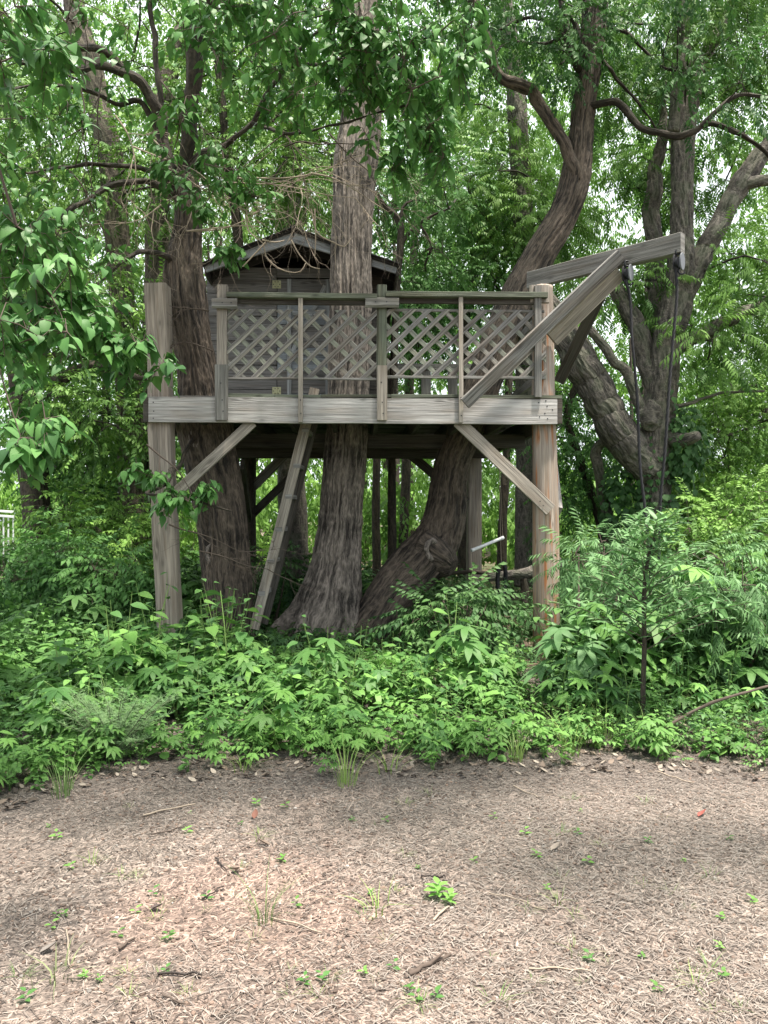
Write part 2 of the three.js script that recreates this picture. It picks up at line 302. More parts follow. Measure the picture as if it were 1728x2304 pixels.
function lattice(x0, y0, x1, y1, z, pitch, wd, seed) {      // crossed slats in two layers, each slat cut at the panel's edge
  const panel = sub('lattice_panel', house), r = RNG(seed), W = x1 - x0, H = y1 - y0;
  for (const dir of [1, -1]) for (let c = -H; c < W + H; c += pitch) {
    const cx = x0 + c + (r() - 0.5) * 0.008, a = rad(44 + (r() - 0.5) * 2), d = [Math.cos(a) * dir, Math.sin(a)], nn = [-d[1], d[0]], L = H * 1.6, b = [cx, y0 - 0.05];
    if (dir < 0) b[0] = cx + 0.02;
    const poly = clipToRect([[b[0] - d[0] * L - nn[0] * wd / 2, b[1] - d[1] * L - nn[1] * wd / 2], [b[0] + d[0] * L * 1.3 - nn[0] * wd / 2, b[1] + d[1] * L * 1.3 - nn[1] * wd / 2], [b[0] + d[0] * L * 1.3 + nn[0] * wd / 2, b[1] + d[1] * L * 1.3 + nn[1] * wd / 2], [b[0] - d[0] * L + nn[0] * wd / 2, b[1] - d[1] * L + nn[1] * wd / 2]], x0, y0, x1, y1);
    if (!poly) continue;
    const sh = new THREE.Shape(poly.map((q) => new THREE.Vector2(q[0], q[1]))), g = new THREE.ExtrudeGeometry(sh, { depth: 0.007, bevelEnabled: true, bevelSize: 0.0012, bevelThickness: 0.0012, bevelSegments: 1 });
    const p = g.attributes.position, uv = g.attributes.uv, ou = r(), ov = r();
    for (let i = 0; i < p.count; i++) { const x = p.getX(i) - b[0], y = p.getY(i) - b[1]; uv.setXY(i, (x * d[0] + y * d[1]) / 2 + ou, (x * nn[0] + y * nn[1]) / 0.3 + ov); }
    g.translate(0, 0, -z + (dir > 0 ? 0.0048 : -0.0052));
    part('slat', g, dir < 0 ? (r() < 0.6 ? M.latticeGreen : M.lattice) : r() < 0.6 ? M.old : M.lattice, panel);
    if (dir > 0) { // the front slats are grooved double strips: a second raised strip along each
      const q = clipToRect([[b[0] - d[0] * L + nn[0] * wd * 0.06, b[1] - d[1] * L + nn[1] * wd * 0.06], [b[0] + d[0] * L * 1.3 + nn[0] * wd * 0.06, b[1] + d[1] * L * 1.3 + nn[1] * wd * 0.06], [b[0] + d[0] * L * 1.3 + nn[0] * wd * 0.42, b[1] + d[1] * L * 1.3 + nn[1] * wd * 0.42], [b[0] - d[0] * L + nn[0] * wd * 0.42, b[1] - d[1] * L + nn[1] * wd * 0.42]], x0 + 0.004, y0 + 0.004, x1 - 0.004, y1 - 0.004);
      if (q) { const e = new THREE.ExtrudeGeometry(new THREE.Shape(q.map((t) => new THREE.Vector2(t[0], t[1]))), { depth: 0.004, bevelEnabled: false }), ep = e.attributes.position, eu = e.attributes.uv; for (let i = 0; i < ep.count; i++) { const x = ep.getX(i) - b[0], y = ep.getY(i) - b[1]; eu.setXY(i, (x * d[0] + y * d[1]) / 2 + ou, (x * nn[0] + y * nn[1]) / 0.3 + ov + 0.3); } e.translate(0, 0, -z + 0.0145); part('slat', e, M.old, panel); }
    }
  }
  return panel;
}
{
  const z = FZ + 0.03, a = P(510, 852, z), b = P(848, 699, z), c = P(870, 850, z), d = P(1228, 699, z);
  lattice(a.x, a.y, b.x, b.y, z, 0.176, 0.043, 3); lattice(c.x, c.y, d.x, d.y, z, 0.176, 0.043, 9);
}
// rear railing, seen through the front one
{
  const z = 11.9, rear = sub('rear_railing', house), f = (px, py) => P(px, py, z);
  for (const x of [958, 1018, 1080]) part('rail_post', beamGeo(V(f(x, 0).x, deckY + 0.04, -z), V(f(x, 0).x, deckY + 1.2, -z), 0.15, 0.05, V(1, 0, 0)), M.greyDull, rear);
  for (const h of [0.22, 0.62, 1.15]) part('top_rail', beamGeo(V(f(880, 0).x, deckY + h, -z + 0.05), V(XR, deckY + h, -z + 0.05), 0.09, 0.04), M.greyDull, rear);
  for (const [za, zb] of [[7.75, 9.9], [9.95, 11.85]]) for (const h of [0.35, 1.0]) part('side_rail', beamGeo(V(XR, deckY + h, -za), V(XR, deckY + h, -zb), 0.09, 0.04), M.greyDull, rear);
  lattice(f(1015, 0).x, deckY + 0.08, f(1082, 0).x, deckY + 0.42, z - 0.08, 0.12, 0.03, 21);
}
// the cabin
{
  const zw = 9.5, x0 = P(466, 700, zw).x, x1 = P(860, 700, zw).x, xd = P(623, 700, zw).x, xe = P(752, 700, zw).x, top = P(600, 603, zw).y, r = RNG(31), T = 0.022;
  const cab = sub('cabin', house), zb = 12.0;
  const rows = [603, 661, 713, 768, 822, 876, 935].map((y) => P(600, y, zw).y); rows[6] = deckY + 0.045;
  const plank = (a, b, i, z, m) => part('plank', beamGeo(V(a + 0.002, (rows[i] + rows[i + 1]) / 2, -z), V(b - 0.002, (rows[i] + rows[i + 1]) / 2, -z), rows[i] - rows[i + 1] - 0.006, T, V(0, 1, 0), { warp: 0.006 }), m, cab);
  for (let i = 0; i < 6; i++) { plank(x0, xd, i, zw, i % 2 ? M.siding : M.siding); plank(xe, x1, i, zw, M.oldDark); }
  const hd = P(600, 625, zw).y;
  part('plank', beamGeo(V(xd + 0.003, (top + hd) / 2, -zw), V(xe - 0.003, (top + hd) / 2, -zw), top - hd - 0.004, T), M.siding, cab);
  for (let i = 0; i < 6; i++) {
    const h = (rows[i] + rows[i + 1]) / 2, hh = rows[i] - rows[i + 1] - 0.006;
    for (const x of [x0, x1]) part('plank', beamGeo(V(x, h, -zw - T), V(x, h, -zb), hh, T), M.oldDark, cab);
    part('plank', beamGeo(V(x0, h, -zb), V(x1, h, -zb), hh, T), M.oldDark, cab);
  }
  // the door: horizontal boards under two upright battens and a diagonal brace, hung on a plate hinge
  const door = sub('door', house), dt = hd - 0.012, db = deckY + 0.07, nb = 6;
  for (let i = 0; i < nb; i++) part('door_board', beamGeo(V(xd + 0.008, lerp(dt, db, (i + 0.5) / nb), -zw + 0.004), V(xe - 0.01, lerp(dt, db, (i + 0.5) / nb), -zw + 0.004), (dt - db) / nb - 0.005, 0.02), i % 2 ? M.sidingBlue : M.siding, door);
  const bz = zw - 0.026;
  for (const x of [651, 738]) part('batten', beamGeo(V(P(x, 0, bz).x, db, -bz), V(P(x, 0, bz).x, dt - 0.01, -bz), 0.052, 0.022, V(1, 0, 0)), M.greyBlue, door);
  part('batten', beamGeo(P(732, 643, bz), P(658, 792, bz), 0.055, 0.02, V(1, 0, 0)), M.greyBlue, door);
  for (const y of [704, 793]) part('batten', beamGeo(P(658, y, bz), P(731, y, bz), 0.055, 0.02), M.greyBlue, door);
  for (const y of [640, 880]) {
    const c = P(622.5, y, zw - 0.018), hg = sub('hinge', house);
    for (const s of [-1, 1]) { const g = new THREE.BoxGeometry(0.048, 0.098, 0.005); g.translate(c.x + s * 0.0285, c.y, c.z); part('hinge_plate', g, M.hinge, hg); for (const [dx, dy] of [[-0.01, 0.03], [0.01, 0], [-0.01, -0.03]]) { const q = new THREE.CylinderGeometry(0.006, 0.006, 0.004, 10); q.rotateX(Math.PI / 2); q.translate(c.x + s * (0.0285 + dx), c.y + dy, c.z + 0.0045); part('screw', q, M.iron, hg); } }
    const k = new THREE.CylinderGeometry(0.0065, 0.0065, 0.1, 12); k.translate(c.x, c.y, c.z + 0.004); part('hinge_pin', k, M.hinge, hg);
  }
  // roof: two slopes with bargeboards and rafters; the open gable above the top plank has its shade painted into the wood
  const roof = sub('roof', house), zf = 9.05, apex = P(660, 521, zf), lo = P(461, 599, zf), hi = P(893, 601, zf), zr = 12.25;
  const slope = (a, b, m, name, H, T, drop, za, zb2) => { for (const zz of [za]) part(name, beamGeo(V(a.x, a.y - drop, -zz), V(b.x, b.y - drop, -zz), H, T), m, roof); };
  for (const e of [lo, hi]) {
    part('bargeboard', beamGeo(V(apex.x, apex.y - 0.075, -zf), V(e.x, e.y - 0.02, -zf), 0.115, 0.03), M.greyBlue, roof);
    const d = V(e.x - apex.x, e.y - apex.y, 0), L = d.length(); d.normalize();
    const g = boardGeo(L + 0.05, 0.028, zr - zf + 0.06, { warp: 0.003 }), nrm = V(-d.y, d.x, 0); if (nrm.y < 0) nrm.negate();
    g.applyMatrix4(new THREE.Matrix4().makeBasis(d, nrm, V(0, 0, 1).multiplyScalar(d.x > 0 ? 1 : -1)).setPosition(V((apex.x + e.x) / 2, (apex.y + e.y) / 2 + 0.005, -(zf + zr) / 2 + 0.02)));
    part('roof_sheet', g, M.roofShade, roof);
    const g2 = boardGeo(L + 0.07, 0.012, zr - zf + 0.1, { warp: 0.003 }); g2.applyMatrix4(new THREE.Matrix4().makeBasis(d, nrm, V(0, 0, 1).multiplyScalar(d.x > 0 ? 1 : -1)).setPosition(V((apex.x + e.x) / 2, (apex.y + e.y) / 2 + 0.027, -(zf + zr) / 2 + 0.03))); part('roof_cover', g2, M.roofing, roof);
    const n = 5; for (let i = 0; i < n; i++) { const z = lerp(zf + 0.3, zr - 0.1, i / (n - 1)); part('rafter', beamGeo(V(apex.x, apex.y - 0.07, -z), V(e.x, e.y - 0.05, -z), 0.08, 0.04), M.roofShade, roof); }
    part('eave_board', beamGeo(V(e.x, e.y - 0.05, -zf - 0.03), V(e.x, e.y - 0.05, -zr), 0.09, 0.025), M.oldDark, roof);
  }
  part('tie_beam', beamGeo(P(540, 572, zw), P(780, 572, zw), 0.09, 0.04), M.roofShade, roof);
  const back = new THREE.Shape([new THREE.Vector2(x0, top), new THREE.Vector2(x1, top), new THREE.Vector2(apex.x, apex.y - 0.06)]), bg = new THREE.ExtrudeGeometry(back, { depth: 0.02, bevelEnabled: false }); bg.translate(0, 0, -zb); part('back_gable', bg, M.roofShade, roof);
}
// the hoist beam on the right corner with its three struts
{
  const hoist = sub('hoist_arm', house), a = P(1190, 630, 8.2), b = P(1536, 551, 7.0); a.y = b.y = (a.y + b.y) / 2;
  part('hoist_beam', beamGeo(a, b, 0.185, 0.09, V(0, 1, 0), { chamfer: 0.006, warp: 0.01 }), M.greyDull, hoist);
  part('strut', beamGeo(P(1046, 908, FZ - 0.075), P(1396, 574, 7.36), 0.12, 0.045, V(-0.7, 0.7, 0.3)), M.old, hoist);
  part('strut', beamGeo(P(1240, 762, FZ + 0.05), P(1392, 612, 7.44), 0.17, 0.07, V(-0.6, 0.7, 0.4)), M.greyWarm, hoist);
  part('strut', beamGeo(P(1258, 858, 8.5), P(1376, 612, 7.56), 0.12, 0.05, V(-0.7, 0.6, 0)), M.oldDark, hoist);
}
// the ladder up through the platform
{
  const lad = thing('ladder', 'steep weathered plank ladder with notched rungs leading up under the platform', 'ladder', P(577, 1410, 7.9));
  const z = 7.9, a = P(572, 1415, z), b = P(708, 874, z), X = V(1, 0, 0), dz = -0.42;
  part('stringer', beamGeo(a, b, 0.1, 0.045, X, { warp: 0.008 }), M.greyWarm, lad);
  part('stringer', beamGeo(a.clone().add(V(0.03, 0, dz)), b.clone().add(V(0.03, 0, dz)), 0.125, 0.045, X), M.oldDark, lad);
  for (const [x, y] of [[685, 968], [666, 1048], [648, 1117], [626, 1191], [608, 1263], [587, 1335]]) {
    const c = P(x + 2, y, z); part('rung', beamGeo(V(c.x, c.y, c.z + 0.03), V(c.x + 0.02, c.y, c.z + dz - 0.03), 0.045, 0.07, V(0, 1, 0)), M.old, lad);
  }
}

// nail heads where boards meet the big beam
{
  const nails = [[345, 905], [346, 925], [345, 941], [1228, 902], [1231, 914], [1226, 930], [1232, 942], [1212, 906], [1214, 938], [1243, 922], [497, 862], [500, 900], [502, 925], [858, 860], [860, 905], [862, 930], [676, 900], [677, 930], [1037, 895], [1038, 935], [500, 681], [520, 681], [845, 679], [870, 679], [1215, 1128], [1222, 1138], [372, 1116]];
  const nb = sub('nails', house), g0 = new THREE.CylinderGeometry(0.006, 0.006, 0.004, 10).rotateX(Math.PI / 2);
  nails.forEach(([x, y], i) => { const z = i < 10 ? FZ - 0.001 : i < 20 ? FZ - 0.047 + (i === 10 || i === 13 ? 0 : 0) : i < 24 ? FZ - 0.056 : FZ + 0.008; const c = P(x, y, z); part('nail', g0.clone().translate(c.x, c.y, c.z), M.iron, nb); });
}

// ---------------------------------------------------------------- ground
function vegEdge(x) { return 4.62 - 0.75 * sstep(-1.1, -2.2, x) - 0.25 * sstep(1.6, 2.6, x) + 0.12 * N3(x * 1.7, 3.1, 0); }   // where the undergrowth begins
function groundY(x, z) { return 0.02 * N3(x * 0.9, 0, z * 0.9) + 0.012 * N3(x * 2.6, 4, z * 2.6) + 0.25 * sstep(11, 30, -z); }
{
  const mk = (x0, x1, z0, z1, nx, nz, dy, uvf) => {
    const g = new THREE.PlaneGeometry(1, 1, nx, nz), p = g.attributes.position, uv = g.attributes.uv;
    for (let i = 0; i < p.count; i++) { const x = lerp(x0, x1, p.getX(i) + 0.5), z = lerp(z0, z1, 0.5 - p.getY(i)); p.setXYZ(i, x, groundY(x, z) + dy(x, z), z); const q = uvf(x, z); uv.setXY(i, q[0], q[1]); }
    g.computeVertexNormals(); return g;
  };
  const soil = texture(512, 512, (u, v) => {
    const a = pn(u, v, 6, 6, 301), b = pn(u, v, 30, 30, 302), c = pn(u, v, 120, 120, 303), t = clamp(0.4 * a + 0.3 * b + 0.45 * c);
    const g = sstep(0.45, 0.75, 0.5 * a + 0.5 * pn(u, v, 12, 12, 305));
    return [lerp(lerp(0.04, 0.16, t), 0.07, g), lerp(lerp(0.03, 0.115, t), 0.09, g), lerp(lerp(0.022, 0.08, t), 0.04, g), 0.5 * b + 0.5 * c];
  });
  const far = part('ground', mk(-120, 120, -150, 40, 160, 160, (x, z) => (z > -6.4 && z < 2.4 && Math.abs(x) < 8 ? -0.03 : 0), (x, z) => [x / 2.2, z / 2.2]), std(soil, { bumpScale: 0.03, roughness: 1 }), scene);
  tag(far, 'dark leaf-strewn woodland soil around and behind the tree house', 'ground', null, 'structure');
  // fine litter of the clearing: a 2.4 m tile of crumbs, straw ends and bark bits, tinted by the earth's own colour and a painted shade band by the growth
  const n = 2048, val = new Float32Array(n * n), hgt = new Float32Array(n * n), rr = RNG(4242);
  for (let y = 0; y < n; y++) for (let x = 0; x < n; x++) { const u = x / n, v = y / n, a = pn(u, v, 90, 90, 402), b = pn(u, v, 420, 420, 403), c = hash(x, y, 9); val[y * n + x] = 0.36 + 0.16 * (a - 0.5) + 0.3 * (b - 0.5) + 0.16 * (c - 0.5); hgt[y * n + x] = 0.15 + 0.2 * a + 0.2 * b; }
  for (let k = 0; k < 46000; k++) {
    const q = rr(), len = (q < 0.75 ? 8 + 22 * rr() : 25 + 45 * rr()) / 1.17, w = (q < 0.8 ? 0.6 + 0.9 * rr() : 1.5 + 2.2 * rr()) * (len > 25 ? 0.8 : 1), a = rr() * 6.2832, cur = (rr() - 0.5) * 0.03, tone = rr() < 0.52 ? 0.55 + 0.42 * rr() : 0.1 + 0.22 * rr(), x0 = rr() * n, y0 = rr() * n; let x = x0, y = y0, t = a;
    for (let s2 = 0; s2 < len; s2++) { x += Math.cos(t); y += Math.sin(t); t += cur; const ww = w * Math.sin(Math.PI * Math.min(0.999, (s2 + 0.6) / len)) + 0.4; for (let e = -ww; e <= ww; e += 0.7) { const ix = ((Math.round(x - Math.sin(t) * e) % n) + n) % n, iy = ((Math.round(y + Math.cos(t) * e) % n) + n) % n, o = iy * n + ix; val[o] = tone * (0.9 + 0.1 * Math.cos(e / ww)); hgt[o] = 0.75 - 0.2 * Math.abs(e / ww); } }
  }
  const fine = texture(n, n, (u, v) => { const o = Math.min(n - 1, (v * n) | 0) * n + Math.min(n - 1, (u * n) | 0), t = val[o]; return [t, t * 0.985, t * 0.965, hgt[o]]; });
  const g = mk(-6.5, 6.5, -7.2, 1.8, 300, 210, (x, z) => 0.006 + 0.004 * N3(x * 7, z * 7, 0) + 0.002 * N3(x * 19, z * 19, 4), (x, z) => [(x + 6.5) / 2.4 + 0.06 * N3(x, z, 7), (1.8 - z) / 2.4 + 0.06 * N3(z, x, 3)]), p = g.attributes.position, col = new Float32Array(p.count * 3);
  for (let k = 0; k < p.count; k++) {
    const x = p.getX(k), z = p.getZ(k), a = 0.5 + 0.5 * N3(x * 0.8, z * 0.8, 1.5) + 0.25 * N3(x * 2.3, z * 2.3, 9), red = 0.55 * sstep(0.5, 0.95, a + 0.12 * N3(x * 9, z * 9, 2) + 0.5 * Math.exp(-((x + 0.62) ** 2 + (z + 2.9) ** 2 * 1.5) * 5) - 0.22 * sstep(-0.3, 1.5, x)), litterShade = sstep(-3.7, -4.4, z + 0.35 * N3(x * 2, z * 2, 5) + (vegEdge(x) - 4.6)), m = 1 + 0.22 * N3(x * 3.1, z * 3.1, 11) + 0.16 * N3(x * 7.7, z * 7.7, 12);
    const mulch = [0.315, 0.26, 0.222], clay = [0.38, 0.26, 0.208], litter = [0.18, 0.152, 0.132];  // litter also holds the tree shade, painted in along the growth
    for (let c = 0; c < 3; c++) col[k * 3 + c] = lerp(lerp(mulch[c], clay[c], red), litter[c], litterShade * 0.75) * m;
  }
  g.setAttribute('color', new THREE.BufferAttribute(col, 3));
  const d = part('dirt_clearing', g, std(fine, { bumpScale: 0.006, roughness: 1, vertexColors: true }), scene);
  tag(d, 'bare reddish trodden earth in the foreground strewn with dry straw', 'earth', null, 'structure');
}

// ---------------------------------------------------------------- leaves and sprigs
function geoOf(pos, idx, uv) { const g = new THREE.BufferGeometry(); g.setAttribute('position', new THREE.Float32BufferAttribute(pos, 3)); g.setAttribute('uv', new THREE.Float32BufferAttribute(uv ?? new Array(pos.length / 3 * 2).fill(0), 2)); g.setIndex(idx); g.computeVertexNormals(); return g; }
function leafGeo(L, W, { fold = 0.25, droop = 0.25, n = 3, belly = 0.38, twist = 0, tip = 0.75 } = {}) {   // base at the origin, tip along +x, upper side +y
  const pos = [], idx = [], uv = [];
  for (let i = 0; i <= n; i++) {
    const t = i / n, w = W / 2 * (i === 0 ? 0.06 : i === n ? 0.0 : Math.pow(Math.sin(Math.PI * Math.pow(t, Math.log(0.5) / Math.log(belly))), tip)), y = -droop * L * t * t, a = twist * t;
    pos.push(t * L, y, 0, t * L - 0.03 * L, y + w * fold + a * w, w, t * L - 0.03 * L, y + w * fold - a * w, -w); uv.push(t, 0.5, t, 1, t, 0);
    if (i < n) { const b = i * 3; idx.push(b, b + 1, b + 3, b + 1, b + 4, b + 3, b, b + 3, b + 2, b + 2, b + 3, b + 5); }
  }
  return geoOf(pos, idx, uv);
}
const stick = (pts, r0, r1, R = 4) => { const g = tubeGeo(thin(pts, r0, r1), { R, step: 99, lump: 0, cap: false }); return g; };
function merge(list) { return mergeGeometries(list.map((g) => { if (!g.attributes.uv) g.setAttribute('uv', new THREE.Float32BufferAttribute(new Array(g.attributes.position.count * 2).fill(0), 2)); return g; })); }
const placed = (g, pos, dir, roll = 0, sc = 1) => g.clone().applyMatrix4(basis(pos, dir, roll, sc));
function sprigGeo(seed, len, count, leaf, { spread = 0.9, sag = 0.2, stem = 0.002 } = {}) {            // a twig with alternate leaves
  const r = RNG(seed), list = [], at = (t) => V(t * len, -sag * len * t * t, 0.05 * len * Math.sin(t * 3 + seed));
  if (stem) list.push(stick([0, 0.5, 1].map(at), stem, stem * 0.5, 3));
  for (let i = 0; i < count; i++) {
    const t = 0.12 + 0.88 * (i + r() * 0.5) / count, s = i % 2 ? 1 : -1, a = (i === count - 1 ? 0.1 : spread * (0.75 + 0.5 * r())) * s;
    list.push(placed(leaf, at(t), V(Math.cos(a), -0.25 - 0.5 * r() - sag * t, Math.sin(a)), (r() - 0.5) * 1.1, 0.75 + 0.45 * r()));
  }
  return merge(list);
}
function pinnateGeo(seed, len, pairs, leaf, sag = 0.28) {     // a compound leaf: paired leaflets along a drooping stalk
  const r = RNG(seed), list = [], at = (t) => V(len * t, -sag * len * t * t, 0); list.push(stick([0, 0.5, 1].map(at), 0.002, 0.001, 3));
  for (let i = 0; i < pairs; i++) for (const s of [-1, 1]) { const t = 0.22 + 0.72 * i / (pairs - 1); list.push(placed(leaf, at(t), V(0.55, -0.35 - sag * t * 0.7 - 0.2 * r(), s * 0.85), (r() - 0.5) * 0.8, (0.8 + 0.3 * r()) * (0.75 + 0.5 * Math.sin(t * 2.6)))); }
  list.push(placed(leaf, at(1), V(1, -sag * 1.5, 0), 0, 1)); return merge(list);
}
const leafMat = (o = {}) => new THREE.MeshPhysicalMaterial({ color: 0xffffff, roughness: 0.5, transmission: 0.48, thickness: 0, specularIntensity: 0.3, side: THREE.DoubleSide, ...o });
const LM = { gloss: leafMat({ roughness: 0.46 }), soft: leafMat({ roughness: 0.55 }), thin: leafMat({ roughness: 0.6, transmission: 0.5 }) };
const SP = {
  elm: [1, 2, 3].map((s) => sprigGeo(s, 0.34, 13, leafGeo(0.066, 0.034, { n: 2, droop: 0.2 }))),
  pecan: [4, 5].map((s) => pinnateGeo(s, 0.3, 6, leafGeo(0.088, 0.026, { n: 2, droop: 0.45, belly: 0.42 }))),
  big: [6, 7, 8].map((s) => sprigGeo(s, 0.32, 7, leafGeo(0.115, 0.068, { n: 3, droop: 0.3, fold: 0.22, belly: 0.36 }), { sag: 0.5 })),
  willow: [9, 10].map((s) => sprigGeo(s, 0.36, 15, leafGeo(0.095, 0.019, { n: 2, droop: 0.3 }), { spread: 0.75, sag: 0.15 })),
  far: [11, 12].map((s) => sprigGeo(s, 0.6, 12, leafGeo(0.13, 0.07, { n: 1 + 1, droop: 0.2 }), { stem: 0 })),
};
const TINT = {   // [dark, bright] linear leaf colours
  mulberry: [[0.04, 0.125, 0.036], [0.145, 0.33, 0.085]],
  bright: [[0.062, 0.155, 0.032], [0.225, 0.41, 0.08]],
  elm: [[0.042, 0.125, 0.034], [0.145, 0.32, 0.08]],
  deep: [[0.035, 0.10, 0.035], [0.11, 0.23, 0.065]],
  under: [[0.062, 0.162, 0.04], [0.195, 0.39, 0.088]],
  grey: [[0.07, 0.16, 0.06], [0.19, 0.36, 0.14]],
};
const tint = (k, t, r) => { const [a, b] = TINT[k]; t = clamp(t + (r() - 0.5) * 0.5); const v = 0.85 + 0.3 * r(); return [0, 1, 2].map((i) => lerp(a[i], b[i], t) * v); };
function ball(r) { let v; do v = V(r() * 2 - 1, r() * 2 - 1, r() * 2 - 1); while (v.lengthSq() > 1); return v; }
// the crown of a tree: leaf clusters in volumes [px, py, depth, half width px, half height px, half depth m, clusters, sprigs, cluster radius m], each cluster on a branch that grows from the nearest limb
function crown(tree, samples, vols, { kind = 'elm', tintKey = 'elm', mat = LM.soft, twigMat = M.twigDark, seed = 1, size = 1, droop = 0.25, keep = null, rBranch = 0.022, bias = 0.4 }) {
  const r = RNG(seed), insts = SP[kind].map((g) => new Inst(g, mat)), twigs = [], nearLeaves = [], pool = samples.slice();
  for (const [x, y, z, rx, ry, rz, nC, nS, cr] of vols) {
    const c = P(x, y, z);
    for (let k = 0; k < nC; k++) {
      const b = ball(r), q = c.clone().add(V(b.x * rx * S(z), b.y * ry * S(z), b.z * rz)); let best = null, bd = 1e9;
      for (const s of pool) { const d = s.distanceToSquared(q) + (s.y > q.y + 0.3 ? 1.5 : 0); if (d < bd) { bd = d; best = s; } }
      const L = Math.sqrt(bd), mid = best.clone().lerp(q, 0.5).add(V((r() - 0.5) * 0.25 * L, 0.1 * L + (r() - 0.5) * 0.2 * L, (r() - 0.5) * 0.25 * L)), m2 = mid.clone().lerp(q, 0.55).add(V((r() - 0.5) * 0.12 * L, (r() - 0.3) * 0.12 * L, (r() - 0.5) * 0.12 * L));
      if (best && L < 5) { const rr = clamp(rBranch * Math.sqrt(L) * (0.6 + 0.6 * r()), 0.005, 0.06); twigs.push(tubeGeo(thin([best, mid, m2, q], rr, rr * 0.25), { R: 5, step: 0.25, lump: 0, cap: false })); for (const p of [mid, m2, q]) pool.push(p.clone()); }
      const shade = r(), out = q.clone().sub(best ?? c).setY(0).normalize();
      for (let i = 0; i < nS; i++) {
        const e = ball(r).multiplyScalar(cr), p = q.clone().add(e), dir = out.clone().multiplyScalar(0.5).add(e.clone().divideScalar(cr).multiplyScalar(0.8)).add(V((r() - 0.5) * 0.8, -droop * r() - 0.1, (r() - 0.5) * 0.8));
        if (keep && !keep(p)) continue;
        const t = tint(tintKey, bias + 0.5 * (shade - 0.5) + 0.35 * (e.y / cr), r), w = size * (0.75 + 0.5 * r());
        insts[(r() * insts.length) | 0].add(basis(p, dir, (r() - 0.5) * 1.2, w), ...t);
        if (r() < 0.25) twigs.push(stick([q, q.clone().lerp(p, 0.5).add(V(0, 0.03, 0)), p], 0.005, 0.002, 3));
      }
    }
  }
  if (twigs.length) { const g = part('twig', merge(twigs), twigMat, tree); g.userData.kind = 'stuff'; }
  for (const i of insts) i.build('crown', tree);
  return { nearLeaves, pool };
}
const samplesOf = (...lines) => lines.flatMap((l) => sampleLine(l, 0.25).map((q) => q.p.clone()));
// ---------------------------------------------------------------- the big trees
const cedar = thing('straight_trunk_tree', 'thick straight shaggy-barked trunk with flared base rising through the middle of the platform', 'tree', P(725, 1430, 8.9));
const cedarLine = L4([[700, 1475, 8.9, 176], [728, 1410, 8.9, 160], [745, 1340, 8.9, 134], [757, 1265, 8.9, 108], [765, 1190, 8.9, 96], [772, 1090, 8.9, 92], [781, 960, 8.95, 91], [785, 850, 9, 92], [789, 700, 9, 91], [793, 500, 9.05, 88], [800, 370, 9.1, 98], [812, 270, 9.15, 90], [812, 120, 9.2, 84], [806, -60, 9.3, 76], [800, -300, 9.4, 60]]);
part('trunk', tubeGeo(cedarLine, { R: 170, step: 0.025, amp: 0.023, ka: 27, kl: 1.6, seed: 2, lump: 0.05, flare: (s, a) => (0.10 + 0.17 * Math.cos(a * 5 + 1) + 0.13 * Math.cos(a * 11 + 2)) * Math.pow(clamp(1 - s / 1.1), 1.3) }), M.barkBrown, cedar);
const leaner = thing('leaning_tree', 'crooked trunk leaning right out of the platform base with a knotted elbow', 'tree', P(815, 1430, 8.9));
const leanLine = L4([[785, 1500, 8.8, 104], [838, 1405, 8.85, 102], [893, 1325, 8.9, 104], [950, 1262, 8.95, 116], [985, 1212, 9, 104], [1002, 1150, 9, 90], [1010, 1090, 9, 80], [1022, 1030, 9.02, 76], [1055, 950, 9.05, 76], [1090, 850, 9.1, 78], [1130, 750, 9.2, 76], [1175, 645, 9.3, 74], [1218, 565, 9.35, 68], [1262, 495, 9.4, 66], [1288, 430, 9.4, 68], [1300, 365, 9.4, 60], [1308, 290, 9.4, 50], [1322, 170, 9.4, 50], [1334, 70, 9.4, 54], [1344, -60, 9.4, 52], [1350, -300, 9.4, 44]]);
part('trunk', tubeGeo(leanLine, { R: 130, step: 0.025, amp: 0.021, ka: 27, kl: 1.8, seed: 5, lump: 0.09 }), M.barkDeep, leaner);
let limbSeed = 0;
const limb = (tree, line, mat, o = {}) => {               // limbs wander a little between their set points
  const sd = 11.7 * ++limbSeed, fine = sampleLine(line, 0.11).map(({ p, r, s }, i, a) => { const k = Math.min(1, i / 2, (a.length - 1 - i) / 2) * (Math.min(0.25 * r, 0.02) + 0.012); return { p: p.clone().add(V(N3(s * 4, sd, 0), N3(s * 4, sd, 5), N3(s * 4, sd, 9)).multiplyScalar(k * 1.6)), r: r * (1 + (r > 0.08 ? 0.09 : 0.2) * N3(s * 4, sd, 3)) }; });
  part('limb', tubeGeo(fine, { R: 24, step: 0.04, amp: 0.008, ka: 40, kl: 4, seed: 3 + limbSeed, lump: 0.1, ...o }), mat, tree); return line;
};
{
  const c = P(972, 1236, 8.66), g = new THREE.TorusGeometry(0.075, 0.026, 12, 40), p = g.attributes.position;
  for (let i = 0; i < p.count; i++) { const n = 1 + 0.18 * N3(p.getX(i) * 14, p.getY(i) * 14, p.getZ(i) * 14); p.setXYZ(i, p.getX(i) * n, p.getY(i) * n * 1.25, p.getZ(i) * n); }
  g.computeVertexNormals(); g.rotateY(0.5); g.translate(c.x, c.y, c.z); part('knot', g, M.barkBrown, leaner);
}
